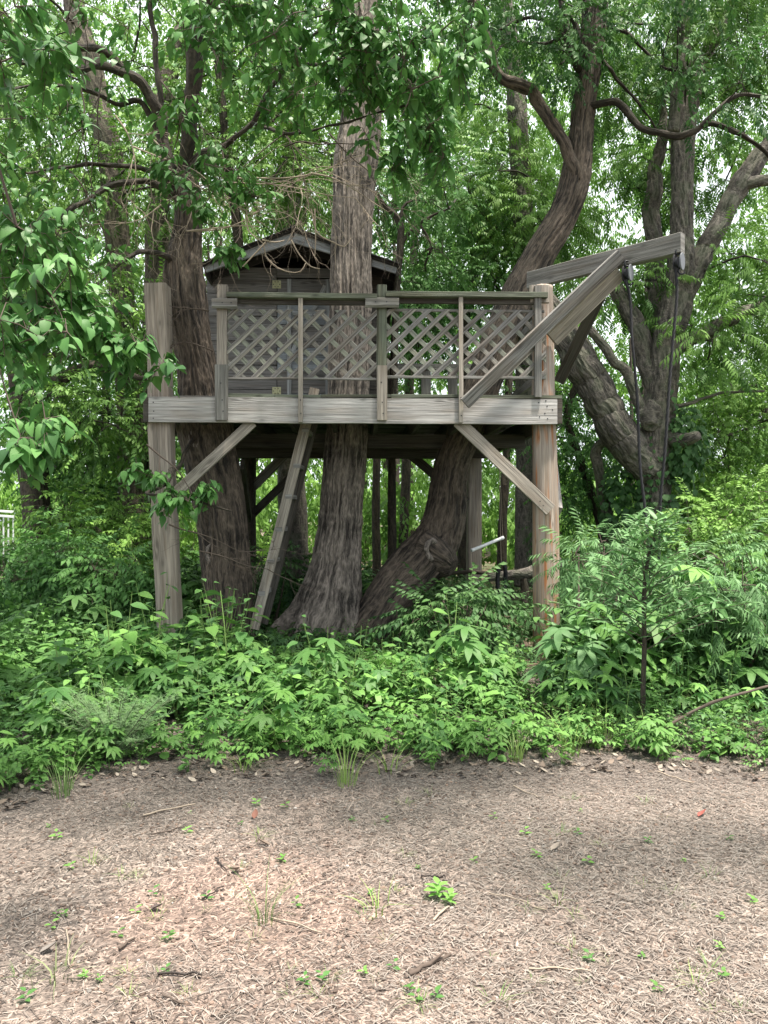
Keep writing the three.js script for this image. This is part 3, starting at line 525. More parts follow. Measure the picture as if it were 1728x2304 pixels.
const leanLimbs = [
  limb(leaner, L4([[955, 1235, 8.95, 96], [985, 1255, 8.85, 84], [1008, 1268, 8.8, 66], [1020, 1276, 8.78, 40]]), M.barkDeep, { R: 70, step: 0.02, amp: 0.016, ka: 30, kl: 3, lump: 0.2 }),
  limb(leaner, L4([[1300, 430, 9.35, 30], [1303, 395, 9.3, 30], [1278, 340, 9.25, 28], [1250, 288, 9.2, 26], [1224, 240, 9.2, 25], [1197, 208, 9.2, 27], [1155, 188, 9.2, 27], [1128, 172, 9.2, 24], [1108, 125, 9.2, 22], [1092, 68, 9.2, 20], [1068, 0, 9.2, 17], [1050, -80, 9.2, 14]]), M.barkDeep),
  limb(leaner, L4([[1312, 240, 9.4, 17], [1338, 236, 9.3, 16], [1386, 234, 9.2, 16], [1416, 254, 9.1, 16], [1437, 283, 9.05, 15], [1468, 298, 9, 15], [1531, 305, 8.9, 15], [1568, 291, 8.9, 14], [1603, 258, 8.9, 11], [1662, 214, 8.9, 9], [1740, 221, 8.9, 8]]), M.limbDark),
  limb(leaner, L4([[1575, 285, 8.9, 12], [1600, 280, 8.9, 11], [1648, 292, 8.8, 10], [1690, 314, 8.8, 9], [1735, 356, 8.8, 7]]), M.limbDark),
  limb(leaner, L4([[1316, 175, 9.4, 18], [1296, 132, 9.3, 17], [1280, 90, 9.3, 16], [1268, 40, 9.3, 12], [1258, -20, 9.3, 8]]), M.limbDark),
  limb(leaner, L4([[1290, 125, 9.3, 12], [1264, 78, 9.3, 11], [1228, 43, 9.3, 9], [1176, 42, 9.3, 8], [1120, 69, 9.3, 6]]), M.limbDark),
  limb(leaner, L4([[1296, 118, 9.3, 13], [1300, 80, 9.3, 12], [1288, 42, 9.3, 11], [1276, 36, 9.3, 9]]), M.limbDark),
  limb(leaner, L4([[1275, 82, 9.3, 7], [1225, 96, 9.4, 6], [1160, 92, 9.4, 4], [1130, 90, 9.4, 3]]), M.limbDark),
  limb(leaner, L4([[1366, 60, 9.4, 8], [1410, 75, 9.4, 8], [1450, 110, 9.4, 7], [1490, 150, 9.3, 6], [1560, 170, 9.2, 4]]), M.limbDark),
  limb(leaner, L4([[1350, 130, 9.4, 8], [1400, 190, 9.4, 7], [1450, 250, 9.4, 5], [1500, 330, 9.4, 3]]), M.limbDark),
];
const mulb = thing('mulberry_tree', 'gnarled big-leaved tree beside the left platform post with bare twigs and low hanging branches', 'tree', P(512, 1430, 8.3));
const mulbLine = L4([[522, 1500, 8.3, 122], [518, 1400, 8.3, 108], [512, 1300, 8.3, 103], [504, 1210, 8.3, 104], [494, 1130, 8.3, 110], [476, 1050, 8.3, 114], [460, 960, 8.3, 122], [450, 890, 8.25, 98], [442, 820, 8.2, 84], [428, 745, 8.15, 90], [418, 670, 8.1, 88], [414, 600, 8.1, 80], [420, 540, 8.1, 62], [424, 480, 8.1, 58], [424, 425, 8.1, 50], [412, 385, 8.1, 38]]);
part('trunk', tubeGeo(mulbLine, { R: 130, step: 0.025, amp: 0.023, ka: 26, kl: 1.9, seed: 8, lump: 0.1 }), M.barkDeep, mulb);
for (const [x, y, z, s] of [[440, 985, 8.06, 0.07], [478, 1245, 8.12, 0.07]]) {
  const c = P(x, y, z), g = new THREE.TorusGeometry(s, s * 0.42, 10, 32), p = g.attributes.position;
  for (let i = 0; i < p.count; i++) { const n = 1 + 0.22 * N3(p.getX(i) * 16 + x, p.getY(i) * 16, p.getZ(i) * 16); p.setXYZ(i, p.getX(i) * n * 0.8, p.getY(i) * n * 1.15, p.getZ(i) * n); }
  g.computeVertexNormals(); g.translate(c.x, c.y, c.z); part('knot', g, M.barkBrown, mulb);
}
const mulbLimbs = [
  [[416, 430, 8.1, 38], [390, 410, 8.05, 34], [366, 293, 8, 26], [349, 234, 7.9, 25], [312, 183, 7.8, 23], [266, 160, 7.7, 20], [219, 148, 7.5, 17], [161, 160, 7.2, 14], [104, 147, 7, 12], [40, 140, 6.8, 8]],
  [[364, 290, 8, 14], [357, 208, 8, 13], [353, 130, 8, 12], [339, 28, 8, 11], [330, -80, 8, 8]],
  [[426, 430, 8.1, 24], [437, 390, 8.1, 20], [438, 360, 8.05, 17], [455, 345, 8, 15], [495, 333, 7.9, 12], [526, 312, 7.8, 11], [568, 276, 7.7, 11], [599, 219, 7.6, 10], [640, 151, 7.4, 9], [682, 104, 7.2, 8], [729, 62, 7, 6], [790, 10, 6.8, 4]],
  [[388, 590, 8, 13], [370, 577, 7.9, 12], [330, 568, 7.8, 10], [292, 574, 7.6, 9], [262, 600, 7.5, 7], [220, 640, 7.2, 4]],
  [[395, 440, 8.05, 20], [340, 412, 8, 13], [292, 407, 7.8, 12], [208, 444, 7.5, 12], [160, 475, 7.3, 11], [112, 505, 7, 9], [40, 560, 6.6, 6]],
  [[395, 420, 8.05, 12], [330, 380, 8, 11], [250, 370, 7.8, 9], [170, 372, 7.6, 7], [60, 390, 7.2, 5]],
  [[360, 300, 8, 13], [310, 225, 7.9, 12], [270, 235, 7.8, 10], [200, 205, 7.6, 8], [110, 190, 7.3, 6], [30, 200, 7, 4]],
  [[305, 178, 7.8, 14], [240, 120, 7.7, 15], [190, 108, 7.5, 14], [100, 100, 7.2, 10], [20, 88, 7, 6]],
  [[440, 980, 8.1, 9], [380, 1080, 7.3, 8], [330, 1110, 6.9, 6], [420, 1120, 6.7, 5], [520, 1150, 6.6, 3]],
  [[568, 276, 7.7, 8], [640, 300, 7.4, 7], [720, 290, 7.1, 5], [830, 260, 6.7, 4], [940, 230, 6.4, 3]],
  [[640, 151, 7.4, 8], [740, 140, 7.1, 7], [860, 110, 6.8, 6], [980, 80, 6.5, 4]],
  [[412, 385, 8.1, 34], [470, -60, 7.4, 40], [640, -620, 5.6, 44], [820, -1500, 3.6, 50], [900, -2300, 2.7, 40]],  // unseen overhead limb, added to carry the leaf clumps that shade the ground
].map((a) => limb(mulb, L4(a), M.barkDark, { R: 14 }));
// multi-stemmed tree on the right
const multi = thing('forked_tree', 'large grey many-forked tree with ivy at its foot behind the hoist ropes', 'tree', P(1470, 1330, 11));
const multiMain = L4([[1475, 1380, 11, 110], [1474, 1250, 11, 82], [1476, 1130, 11, 66], [1477, 1000, 11, 68], [1482, 930, 11, 72], [1490, 850, 11, 68], [1500, 770, 11, 62], [1522, 690, 11, 68], [1532, 620, 11, 62], [1534, 520, 11, 48], [1534, 400, 11, 47], [1536, 300, 11, 50], [1550, 200, 11, 58], [1560, 150, 11, 52]]);
part('trunk', tubeGeo(multiMain, { R: 120, step: 0.03, amp: 0.022, ka: 16, kl: 4, seed: 12, lump: 0.08 }), M.barkGrey, multi);
const multiLimbs = [
  [[[1474, 1060, 11, 80], [1425, 1012, 11, 84], [1380, 950, 11, 78], [1338, 872, 11, 74], [1302, 808, 11, 72], [1278, 765, 11.05, 66], [1240, 700, 11.1, 52], [1205, 630, 11.2, 40]], { R: 90, step: 0.03, amp: 0.022, ka: 16, kl: 4 }],
  [[[1478, 880, 11, 44], [1452, 812, 11.1, 42], [1446, 770, 11.1, 40], [1424, 720, 11.2, 38], [1400, 680, 11.3, 36], [1384, 640, 11.3, 30]], { R: 50, amp: 0.015, ka: 20 }],
  [[[1462, 940, 10.9, 26], [1437, 900, 10.85, 24], [1416, 850, 10.8, 24], [1378, 802, 10.8, 22], [1334, 748, 10.8, 20], [1300, 705, 10.8, 15]], { R: 30 }],
  [[[1510, 790, 11, 34], [1546, 773, 11, 31], [1613, 735, 10.9, 29], [1677, 703, 10.8, 26], [1760, 660, 10.7, 22], [1880, 600, 10.6, 15], [2040, 510, 10.5, 4]], { R: 40, amp: 0.01 }],
  [[[1528, 680, 11, 52], [1560, 620, 11, 50], [1593, 547, 11, 48], [1630, 482, 11, 44], [1666, 411, 11, 46], [1712, 350, 11, 42], [1760, 290, 11, 36], [1830, 180, 11, 28], [1900, 20, 11, 16], [1930, -120, 11, 6]], { R: 60, step: 0.03, amp: 0.016, ka: 18, kl: 4 }],
  [[[1655, 425, 11, 26], [1690, 413, 10.9, 26], [1760, 405, 10.8, 22], [1880, 380, 10.7, 14], [2020, 320, 10.6, 4]], { R: 30 }],
  [[[1556, 170, 11, 34], [1544, 110, 11, 32], [1540, 50, 11, 28], [1566, 0, 11, 20], [1580, -80, 11, 16]], { R: 30 }],
  [[[1562, 170, 11, 34], [1590, 120, 11, 32], [1606, 90, 11, 28], [1640, 32, 11, 24], [1660, -60, 11, 20]], { R: 40 }],
  [[[1516, 300, 10.9, 28], [1522, 235, 10.85, 30], [1528, 150, 10.8, 32], [1534, 80, 10.8, 26], [1524, -40, 10.8, 16]], { R: 40 }],
  [[[1480, 960, 11.3, 40], [1478, 700, 11.5, 38], [1472, 560, 11.6, 37], [1464, 495, 11.6, 37], [1466, 440, 11.6, 36], [1478, 370, 11.6, 28], [1490, 290, 11.6, 20], [1496, 200, 11.6, 12]], { R: 50, amp: 0.014, ka: 18 }],
  [[[1500, 985, 10.9, 40], [1540, 990, 10.6, 30], [1572, 980, 10.4, 20]], { R: 30, amp: 0.012 }],
  [[[1520, 915, 11, 9], [1560, 905, 11, 8], [1620, 885, 11, 6], [1720, 880, 11, 4]], {}],
  [[[1400, 990, 11, 16], [1345, 1010, 11.3, 22], [1350, 1090, 11.5, 22], [1375, 1170, 11.6, 24], [1400, 1300, 11.6, 28]], { R: 30 }],
].map(([a, o]) => limb(multi, L4(a), M.barkGrey, o));
{ const c = P(1462, 935, 10.82), g = new THREE.SphereGeometry(0.2, 40, 30), p = g.attributes.position; for (let i = 0; i < p.count; i++) { const n = 1 + 0.3 * N3(p.getX(i) * 7, p.getY(i) * 7, p.getZ(i) * 7) + 0.08 * N3(p.getX(i) * 30, p.getY(i) * 30, p.getZ(i) * 30); p.setXYZ(i, p.getX(i) * n * 0.9, p.getY(i) * n, p.getZ(i) * n * 0.75); } g.computeVertexNormals(); g.translate(c.x, c.y, c.z); part('burl', g, M.barkGrey, multi); }
// slanting tree at the far left with its long low branch
const slant = thing('slanting_tree', 'dark grey slanting trunk at the far left edge with a long low branch', 'tree', P(95, 1330, 11));
const slantLine = L4([[100, 1390, 11, 70], [92, 1280, 11, 66], [86, 1200, 11, 60], [76, 1090, 11, 55], [63, 990, 11, 58], [55, 900, 11, 54], [38, 797, 11, 46], [20, 700, 11, 46], [-10, 560, 11, 40], [-40, 400, 11, 34], [-60, 200, 11, 26]]);
part('trunk', tubeGeo(slantLine, { R: 80, step: 0.03, amp: 0.014, ka: 22, kl: 5, seed: 15, lump: 0.06 }), M.barkDark, slant);
const slantLimbs = [
  [[98, 1330, 11.2, 40], [96, 1180, 11.2, 34], [88, 1060, 11.3, 32], [80, 960, 11.4, 28], [70, 880, 11.5, 22], [64, 760, 11.5, 16]],
  [[60, 900, 11, 24], [85, 872, 10.9, 23], [128, 856, 10.7, 24], [176, 834, 10.4, 23], [217, 822, 10.2, 20], [246, 830, 10, 14], [317, 848, 9.8, 10], [360, 852, 9.7, 8]],
  [[40, 800, 11, 14], [70, 797, 10.9, 13], [120, 800, 10.8, 12], [165, 803, 10.6, 12], [223, 796, 10.4, 10], [300, 770, 10.2, 6]],
  [[100, 1080, 11.2, 9], [120, 960, 11, 8], [130, 930, 11, 6]],
].map((a) => limb(slant, L4(a), M.barkDark));

// ---------------------------------------------------------------- crowns of the big trees
crown(leaner, samplesOf(leanLine.slice(-6), ...leanLimbs), [
  [1150, 60, 9.2, 190, 130, 1.2, 14, 26, 0.42], [1450, 40, 9, 200, 90, 1, 10, 20, 0.4], [1640, 150, 8.9, 120, 130, 0.9, 6, 16, 0.35], [1250, -160, 9.4, 420, 160, 2.2, 14, 26, 0.55],
], { kind: 'elm', tintKey: 'elm', seed: 41, rBranch: 0.014 });
crown(cedar, samplesOf(cedarLine.slice(-4)), [[820, -200, 9, 420, 170, 2.4, 12, 26, 0.6], [860, -800, 7.6, 700, 160, 1.6, 24, 26, 0.6], [900, -1000, 5, 900, 150, 0.9, 7, 20, 0.5], [720, 40, 9.6, 200, 90, 1, 7, 20, 0.45]], { kind: 'elm', tintKey: 'elm', seed: 43, rBranch: 0.02 });  // the highest, unseen clumps are added to shade the deck and earth edge
crown(multi, samplesOf(multiMain.slice(-5), ...multiLimbs.slice(4, 10)), [
  [1620, 60, 11, 170, 120, 1.6, 24, 26, 0.5], [1440, 120, 11.5, 150, 140, 1.4, 18, 24, 0.5], [1420, 640, 11.3, 110, 80, 0.8, 9, 18, 0.4], [1510, -180, 11, 380, 170, 3, 18, 28, 0.7], [1700, 600, 10.5, 110, 90, 1, 8, 20, 0.45], [1640, 760, 10.6, 130, 90, 1, 12, 22, 0.45], [1560, 360, 11.6, 110, 80, 0.9, 6, 18, 0.4], [1620, 430, 12.2, 100, 60, 0.6, 7, 18, 0.4], [1390, 380, 12, 80, 70, 0.6, 6, 18, 0.4], [1700, 190, 11.4, 90, 80, 0.8, 8, 20, 0.45],
], { kind: 'pecan', tintKey: 'bright', seed: 45, droop: 0.3, rBranch: 0.015 });
crown(slant, samplesOf(slantLine.slice(-6), ...slantLimbs), [
  [60, 640, 10.5, 130, 170, 1, 16, 24, 0.45], [250, 720, 10.3, 150, 110, 0.9, 16, 24, 0.42], [200, 930, 10.3, 130, 90, 0.8, 12, 22, 0.4], [20, 350, 10.6, 160, 200, 1.4, 24, 24, 0.5], [270, 980, 10, 80, 60, 0.6, 6, 18, 0.35],
], { kind: 'elm', tintKey: 'bright', seed: 47, rBranch: 0.014 });
{ // ivy on the forked tree's foot
  const iv = new Inst(leafGeo(0.1, 0.085, { n: 3, fold: 0.12, droop: 0.35, belly: 0.4 }), LM.soft), r = RNG(51);
  const foot = sampleLine(multiMain.slice(0, 6), 0.1), add = (p, rr, nrm) => { const t = tint('deep', 0.4, r); iv.add(basis(p, V((r() - 0.5) * 1.2, -0.9, (r() - 0.5) * 0.8 + 0.3).addScaledVector(nrm, 0.7), (r() - 0.5) * 0.8, 0.6 + 0.7 * r()), ...t); };
  for (let i = 0; i < 1500; i++) { const q = foot[(r() * r() * foot.length) | 0], a = r() * Math.PI * 2, n = V(Math.cos(a), 0, Math.sin(a)); if (Math.cos(a) < 0.1 && q.p.y > 2.1 + 0.4 * r() && r() < 0.9) continue; add(q.p.clone().addScaledVector(n, q.r + 0.03 + 0.12 * r() * r()), 0, n); }
  for (let i = 0; i < 420; i++) { const e = ball(r), c = P(1545, 1010, 10.8).add(V(e.x * 0.33, e.y * 0.62, e.z * 0.3)); add(c, 0, e); }
  for (let i = 0; i < 500; i++) { const e = ball(r), c = P(1395, 1150, 11.3).add(V(e.x * 0.3, e.y * 0.9, e.z * 0.3)); add(c, 0, e); }
  iv.build('ivy', multi);
}
{ // the mulberry: big glossy leaves, the nearest of them one by one
  const r = RNG(61), vars = [0, 1, 2, 3].map((i) => leafGeo(0.12, 0.058 + 0.006 * i, { n: 5, fold: 0.09 + 0.08 * (i % 2), droop: 0.22 + 0.13 * i, belly: 0.34, twist: (i - 1.5) * 0.12, tip: 0.8 })), list = [], twigs = [], pale = [];
  const pool = samplesOf(mulbLine.slice(-4), ...mulbLimbs);
  const vols = [   // px, py, depth, half sizes, clusters, shoots, radius
    [80, 600, 5.2, 150, 100, 0.5, 10, 6, 0.3], [60, 770, 4.5, 90, 80, 0.35, 6, 5, 0.22], [60, 980, 4.4, 75, 70, 0.3, 5, 5, 0.2], [270, 760, 5.3, 75, 45, 0.3, 6, 6, 0.2], [150, 670, 5, 100, 60, 0.4, 7, 6, 0.26], [30, 90, 4.8, 90, 70, 0.5, 7, 6, 0.28], [120, 700, 5.2, 120, 50, 0.4, 5, 6, 0.22], [330, 810, 5.2, 60, 40, 0.2, 3, 5, 0.18],
    [580, 130, 6.6, 230, 110, 0.9, 15, 6, 0.34], [900, 100, 6.4, 190, 100, 0.8, 20, 6, 0.34], [1000, 220, 6.3, 90, 120, 0.6, 13, 7, 0.3], [720, 190, 6.5, 170, 60, 0.6, 7, 6, 0.3], [490, 290, 7, 130, 90, 0.6, 6, 5, 0.3], [505, 450, 7.3, 90, 65, 0.4, 7, 5, 0.25], [430, 330, 7.5, 80, 100, 0.4, 6, 5, 0.28], [720, 20, 6.3, 420, 60, 1, 12, 6, 0.36], [810, 130, 6.5, 90, 90, 0.5, 9, 6, 0.3], [860, -2150, 2.9, 1900, 200, 0.55, 42, 9, 0.42], [1500, -2000, 3.1, 700, 200, 0.4, 14, 9, 0.4], [2900, -3900, 1.9, 800, 300, 0.4, 9, 9, 0.34], [1700, -3300, 2.2, 400, 200, 0.25, 4, 8, 0.3], [760, -4700, 1.6, 260, 200, 0.25, 4, 9, 0.25], [880, 330, 6.5, 70, 60, 0.4, 4, 6, 0.24], [1010, 380, 6.4, 30, 30, 0.2, 2, 5, 0.2],  // clumps far above the view are added to dapple the ground with shade
    [100, 360, 7, 150, 150, 0.8, 8, 5, 0.36], [200, 540, 7.3, 150, 80, 0.6, 7, 5, 0.32], [60, 180, 6.4, 100, 120, 0.8, 5, 5, 0.36], [300, 60, 7, 220, 70, 1, 7, 5, 0.36], [60, 850, 6.5, 90, 60, 0.5, 5, 6, 0.28],
    [420, 1110, 6.7, 85, 40, 0.25, 6, 5, 0.17], [340, 1060, 7, 60, 50, 0.25, 3, 5, 0.18], [510, 530, 7.4, 50, 35, 0.3, 3, 4, 0.18],
    [500, -160, 7.2, 560, 140, 2, 16, 7, 0.5], [-60, 300, 6, 120, 350, 1.4, 8, 6, 0.45],
  ];
  for (const [x, y, z, rx, ry, rz, nC, nS, cr] of vols) for (let k = 0; k < nC; k++) {
    const b = ball(r), q = P(x, y, z).add(V(b.x * rx * S(z), b.y * ry * S(z), b.z * rz)); let best = pool[0], bd = 1e9;
    for (const s of pool) { const d = s.distanceToSquared(q); if (d < bd) { bd = d; best = s; } }
    const L = Math.sqrt(bd), mid = best.clone().lerp(q, 0.5).add(V((r() - 0.5) * 0.2 * L, 0.12 * L * r(), (r() - 0.5) * 0.2 * L));
    if (L < 4.5) { const rr = clamp(0.009 * Math.sqrt(L) * (0.7 + 0.6 * r()), 0.004, 0.02); twigs.push(tubeGeo(thin([best, mid, q], rr, rr * 0.4), { R: 5, step: 0.2, lump: 0, cap: false })); pool.push(mid, q); }
    for (let i = 0; i < nS; i++) {
      const e = ball(r).multiplyScalar(cr), tip = q.clone().add(e).add(V(0, -0.05, 0)), sh = [q, q.clone().lerp(tip, 0.5).add(V(0, 0.05, 0)), tip];
      twigs.push(stick(sh, 0.004, 0.0018, 4)); const n = (z > 6 ? 5 : 4) + (r() * 4 | 0), fresh = r();
      for (let j = 0; j < n; j++) {
        const t = 0.25 + 0.75 * j / (n - 1), p = sh[0].clone().lerp(sh[1], Math.min(1, t * 2)).lerp(sh[2], Math.max(0, t * 2 - 1)), d = tip.clone().sub(q).setY(0).normalize().applyAxisAngle(V(0, 1, 0), (j % 2 ? 1 : -1) * (0.5 + 0.6 * r())).add(V((r() - 0.5) * 0.6, -0.05 - 1.0 * r(), (r() - 0.5) * 0.6));
        list.push({ p, d, roll: (r() - 0.5) * 1.2, s: (0.6 + 0.6 * r()) * (z > 6 ? 0.82 : 0.9), v: (r() * 4) | 0, c: tint('mulberry', (z > 6 ? 0.62 : 0.5) + 0.6 * (fresh - 0.5), r), dist: p.distanceTo(camera.position) });
      }
    }
  }
  const fr = new THREE.Frustum().setFromProjectionMatrix(new THREE.Matrix4().multiplyMatrices((camera.updateProjectionMatrix(), camera.projectionMatrix), camera.matrixWorld.clone().invert()));
  list.sort((a, b) => a.dist - b.dist); let singles = 0; const tones = new Map(), insts = vars.map((g) => new Inst(g, LM.gloss));
  for (const l of list) {
    if (l.dist < 2.6) continue;
    const m = basis(l.p, l.d, l.roll, l.s);
    if (singles < 300 && fr.containsPoint(l.p)) {
      const key = Math.round(l.c[1] * 30); if (!tones.has(key)) tones.set(key, leafMat({ roughness: 0.55, color: new THREE.Color().setRGB(...l.c) }));
      const o = shadow(new THREE.Mesh(vars[l.v], tones.get(key))); o.name = 'leaf'; m.decompose(o.position, o.quaternion, o.scale); o.position.sub(off.get(mulb)); mulb.add(o); singles++;
    } else insts[l.v].add(m, ...l.c);
  }
  insts.forEach((i) => i.build('foliage', mulb));
  part('twig', merge(twigs), M.twig, mulb).userData.kind = 'stuff';
  // bare crooked twigs hanging across the middle
  const bare = [], grow = (p, d, L, rr, n) => {
    const pts = [p]; let q = p.clone(), v = d.clone();
    for (let i = 0; i < 5; i++) { v.add(V((r() - 0.5) * 0.7, (r() - 0.55) * 0.55, (r() - 0.5) * 0.5)).normalize(); q = q.clone().addScaledVector(v, L / 5); pts.push(q); if (n && r() < 0.75) grow(q, v.clone().add(V((r() - 0.5) * 1.8, (r() - 0.6) * 1.4, (r() - 0.5) * 1.2)).normalize(), L * (0.35 + 0.35 * r()), rr * 0.55, n - 1); }
    bare.push(tubeGeo(thin(pts, rr, rr * 0.3), { R: 5, step: 0.07, lump: 0, cap: false }));
  };
  for (const [x, y, z, dx, dy, L] of [[440, 420, 8, 1, 0, 1.2], [500, 400, 7.8, 1, -0.1, 1.5], [380, 380, 7.9, 1, -0.2, 1.3], [560, 400, 7.6, 1, -0.1, 1.3], [700, 390, 7.4, 1, -0.2, 1.0], [400, 440, 7.9, -0.6, -0.5, 0.8], [300, 330, 7.8, 0.6, -0.5, 1.4], [260, 260, 7.7, 0.4, -0.7, 1.2], [330, 300, 7.8, 0.5, -0.9, 1.1], [430, 520, 7.9, 1, 0.1, 0.9], [740, 300, 7.3, 0.6, -0.6, 0.9], [640, 330, 7.4, 0.8, 0, 1], [230, 170, 7.5, -0.2, -0.9, 1.0], [180, 190, 7.3, 0.4, -0.9, 1.2], [360, 180, 7.8, 0.2, -0.9, 1.2], [500, 340, 7.8, 0.2, -0.9, 0.9], [590, 230, 7.5, 0.3, -0.9, 1], [150, 380, 7.5, 0.5, -0.6, 1], [470, 700, 7.6, -1, 0.1, 0.4], [480, 790, 7.7, -1, 0.1, 0.5], [330, 1000, 7.1, 0.9, -0.4, 0.8], [450, 1240, 7.4, 0.8, -0.3, 0.7], [380, 1180, 7.2, 0.7, -0.5, 0.7]]) grow(P(x, y, z), V(dx, dy, 0.15).normalize(), L, 0.009, 3);
  const half = bare.length * 0.5 | 0;
  part('dead_twig', merge(bare.slice(0, half)), M.twigPale, mulb).userData.kind = 'stuff'; part('dead_twig', merge(bare.slice(half)), M.twig, mulb).userData.kind = 'stuff';
  for (const pts of [[[555, 470], [560, 520], [592, 548], [598, 575], [622, 600], [650, 612], [676, 611], [688, 592]], [[598, 545], [570, 575], [546, 600]], [[420, 520], [470, 515], [540, 508], [585, 510]], [[700, 470], [715, 525], [750, 545], [775, 555], [790, 535]], [[708, 470], [710, 540], [708, 580]], [[590, 540], [620, 545], [640, 541]], [[655, 540], [675, 575], [700, 600], [720, 605]]])
    part('dead_twig', tubeGeo(pts.map(([x, y], i) => ({ p: P(x, y, 7.3 + 0.02 * i), r: lerp(0.0075, 0.004, i / pts.length) })), { R: 6, step: 0.05, lump: 0.1 }), M.twigPale, mulb);
}
// ---------------------------------------------------------------- trees behind
function backTree(label, z, line, k, vols, opt, limbs = []) {
  const t = thing('background_tree', label, 'tree', P(line[0][0], line[0][1], z).setY(0), null), L = L4(line.map(([x, y, w]) => [x, y, z, w]));
  part('trunk', tubeGeo(L, { R: 40, step: 0.06, amp: 0.012, ka: 22, kl: 4, seed: z + k, lump: 0.1 }), opt.bark ?? M.barkDark, t);
  const ls = limbs.map((a) => limb(t, L4(a.map(([x, y, w]) => [x, y, z, w])), opt.bark ?? M.barkDark, { R: 14, step: 0.1 }));
  if (vols.length) crown(t, samplesOf(L, ...ls), vols.map((v) => [...v.slice(0, 6), Math.ceil(v[6] * 0.72), v[7], v[8]]), { seed: 100 + k, bias: 0.62, ...opt });
  return t;
}
backTree('pale leaning trunk forking high behind the mulberry tree at upper left', 11.5, [[300, 1330, 60], [290, 900, 54], [262, 500, 52], [245, 330, 52], [222, 240, 52], [205, 150, 50], [170, 30, 46], [160, -60, 42]], 1, [[170, 120, 11.5, 220, 180, 1.4, 26, 26, 0.5], [320, 420, 11.5, 190, 130, 1.2, 20, 26, 0.5]], { kind: 'elm', tintKey: 'bright', bark: M.barkPale });
backTree('pale grey limb slanting up to the right behind the mulberry at upper left', 12.2, [[335, 1330, 60], [345, 800, 54], [362, 380, 48], [372, 200, 46], [396, 110, 45], [427, 57, 44], [475, -20, 40]], 2, [[480, 120, 12.2, 200, 170, 1.5, 24, 26, 0.55]], { kind: 'elm', tintKey: 'bright', bark: M.barkPale });
backTree('thin black stem leaning behind the left side of the cabin roof', 11.8, [[560, 1330, 26], [548, 700, 24], [528, 462, 20], [508, 330, 18], [496, 190, 17], [480, 90, 16], [470, -30, 14]], 3, [[560, 240, 11.8, 150, 150, 1, 16, 26, 0.5], [600, 430, 12, 140, 70, 1, 16, 26, 0.5]], { kind: 'elm', tintKey: 'bright' });
backTree('furrowed grey trunk standing just behind the ladder', 13, [[668, 1300, 66], [660, 1180, 62], [655, 1080, 60], [652, 960, 56], [650, 700, 50], [655, 400, 44], [650, 100, 36]], 4, [[680, 330, 13, 210, 130, 1.5, 30, 26, 0.6], [640, 120, 13, 250, 150, 1.6, 26, 28, 0.6]], { kind: 'elm', tintKey: 'bright', bark: M.barkGrey });
backTree('slim dark stem forking in a Y right of the thick straight trunk', 11, [[880, 1330, 17], [884, 900, 16], [893, 640, 15], [900, 560, 15], [900, 505, 15], [885, 480, 13], [862, 460, 10], [845, 430, 7]], 5, [[960, 480, 11.5, 130, 110, 0.9, 14, 26, 0.5], [940, 620, 11.6, 90, 60, 0.8, 10, 24, 0.45], [860, 420, 11.5, 60, 70, 0.6, 5, 20, 0.4]], { kind: 'elm', tintKey: 'elm' }, [[[898, 560, 9], [920, 525, 9], [962, 490, 7], [1010, 470, 4]], [[945, 505, 6], [960, 530, 5], [972, 558, 3]], [[902, 500, 8], [905, 470, 7], [930, 450, 5], [960, 455, 3]]]);
backTree('broad grey trunk high behind the bent limb of the leaning tree', 13, [[1185, 1320, 54], [1186, 900, 50], [1178, 500, 46], [1166, 304, 44], [1160, 200, 42], [1150, 100, 40], [1130, -20, 36]], 6, [[1150, 430, 13, 130, 110, 1.2, 24, 28, 0.55], [1060, 340, 13.4, 140, 110, 1.2, 18, 26, 0.55], [1230, 560, 12.6, 120, 90, 1, 20, 26, 0.5], [1120, 120, 13, 150, 130, 1.4, 16, 26, 0.6]], { kind: 'pecan', tintKey: 'bright', bark: M.barkGrey, droop: 0.3 });
backTree('dark upright stem behind the railing left of the leaning tree', 13.5, [[1040, 1300, 22], [1042, 900, 20], [1050, 700, 18], [1068, 580, 18], [1090, 520, 15], [1105, 440, 12]], 7, [[1040, 560, 13.5, 130, 110, 1.2, 26, 26, 0.55], [1090, 640, 13, 80, 60, 0.8, 9, 24, 0.45]], { kind: 'elm', tintKey: 'elm' });
backTree('narrow dark stem seen under the platform right of the thick trunk', 14, [[848, 1300, 19], [846, 1150, 18], [848, 1020, 17], [850, 700, 15]], 8, [], {});
backTree('thin crooked dark stem seen under the platform beside the leaning trunk', 14.5, [[884, 1300, 16], [884, 1180, 15], [882, 1080, 14], [874, 1020, 14], [872, 800, 12]], 9, [], {});
backTree('thin straight stem behind the hanging white bar', 15, [[1128, 1290, 22], [1132, 1150, 20], [1140, 1020, 18], [1146, 800, 15]], 10, [[1160, 900, 15, 90, 110, 1, 12, 22, 0.5]], { kind: 'elm', tintKey: 'deep' });
backTree('dim dark trunk behind the round front pole', 14, [[1182, 1300, 26], [1180, 1100, 25], [1190, 900, 22]], 11, [], {});
backTree('slanting dark stem between the right pole and the forked tree', 13, [[1372, 1320, 22], [1350, 1180, 20], [1300, 1020, 18], [1275, 930, 16], [1300, 860, 14], [1330, 780, 10]], 12, [[1310, 960, 13, 110, 120, 1, 20, 26, 0.5], [1290, 1100, 13, 90, 100, 0.9, 14, 24, 0.45]], { kind: 'elm', tintKey: 'elm' });
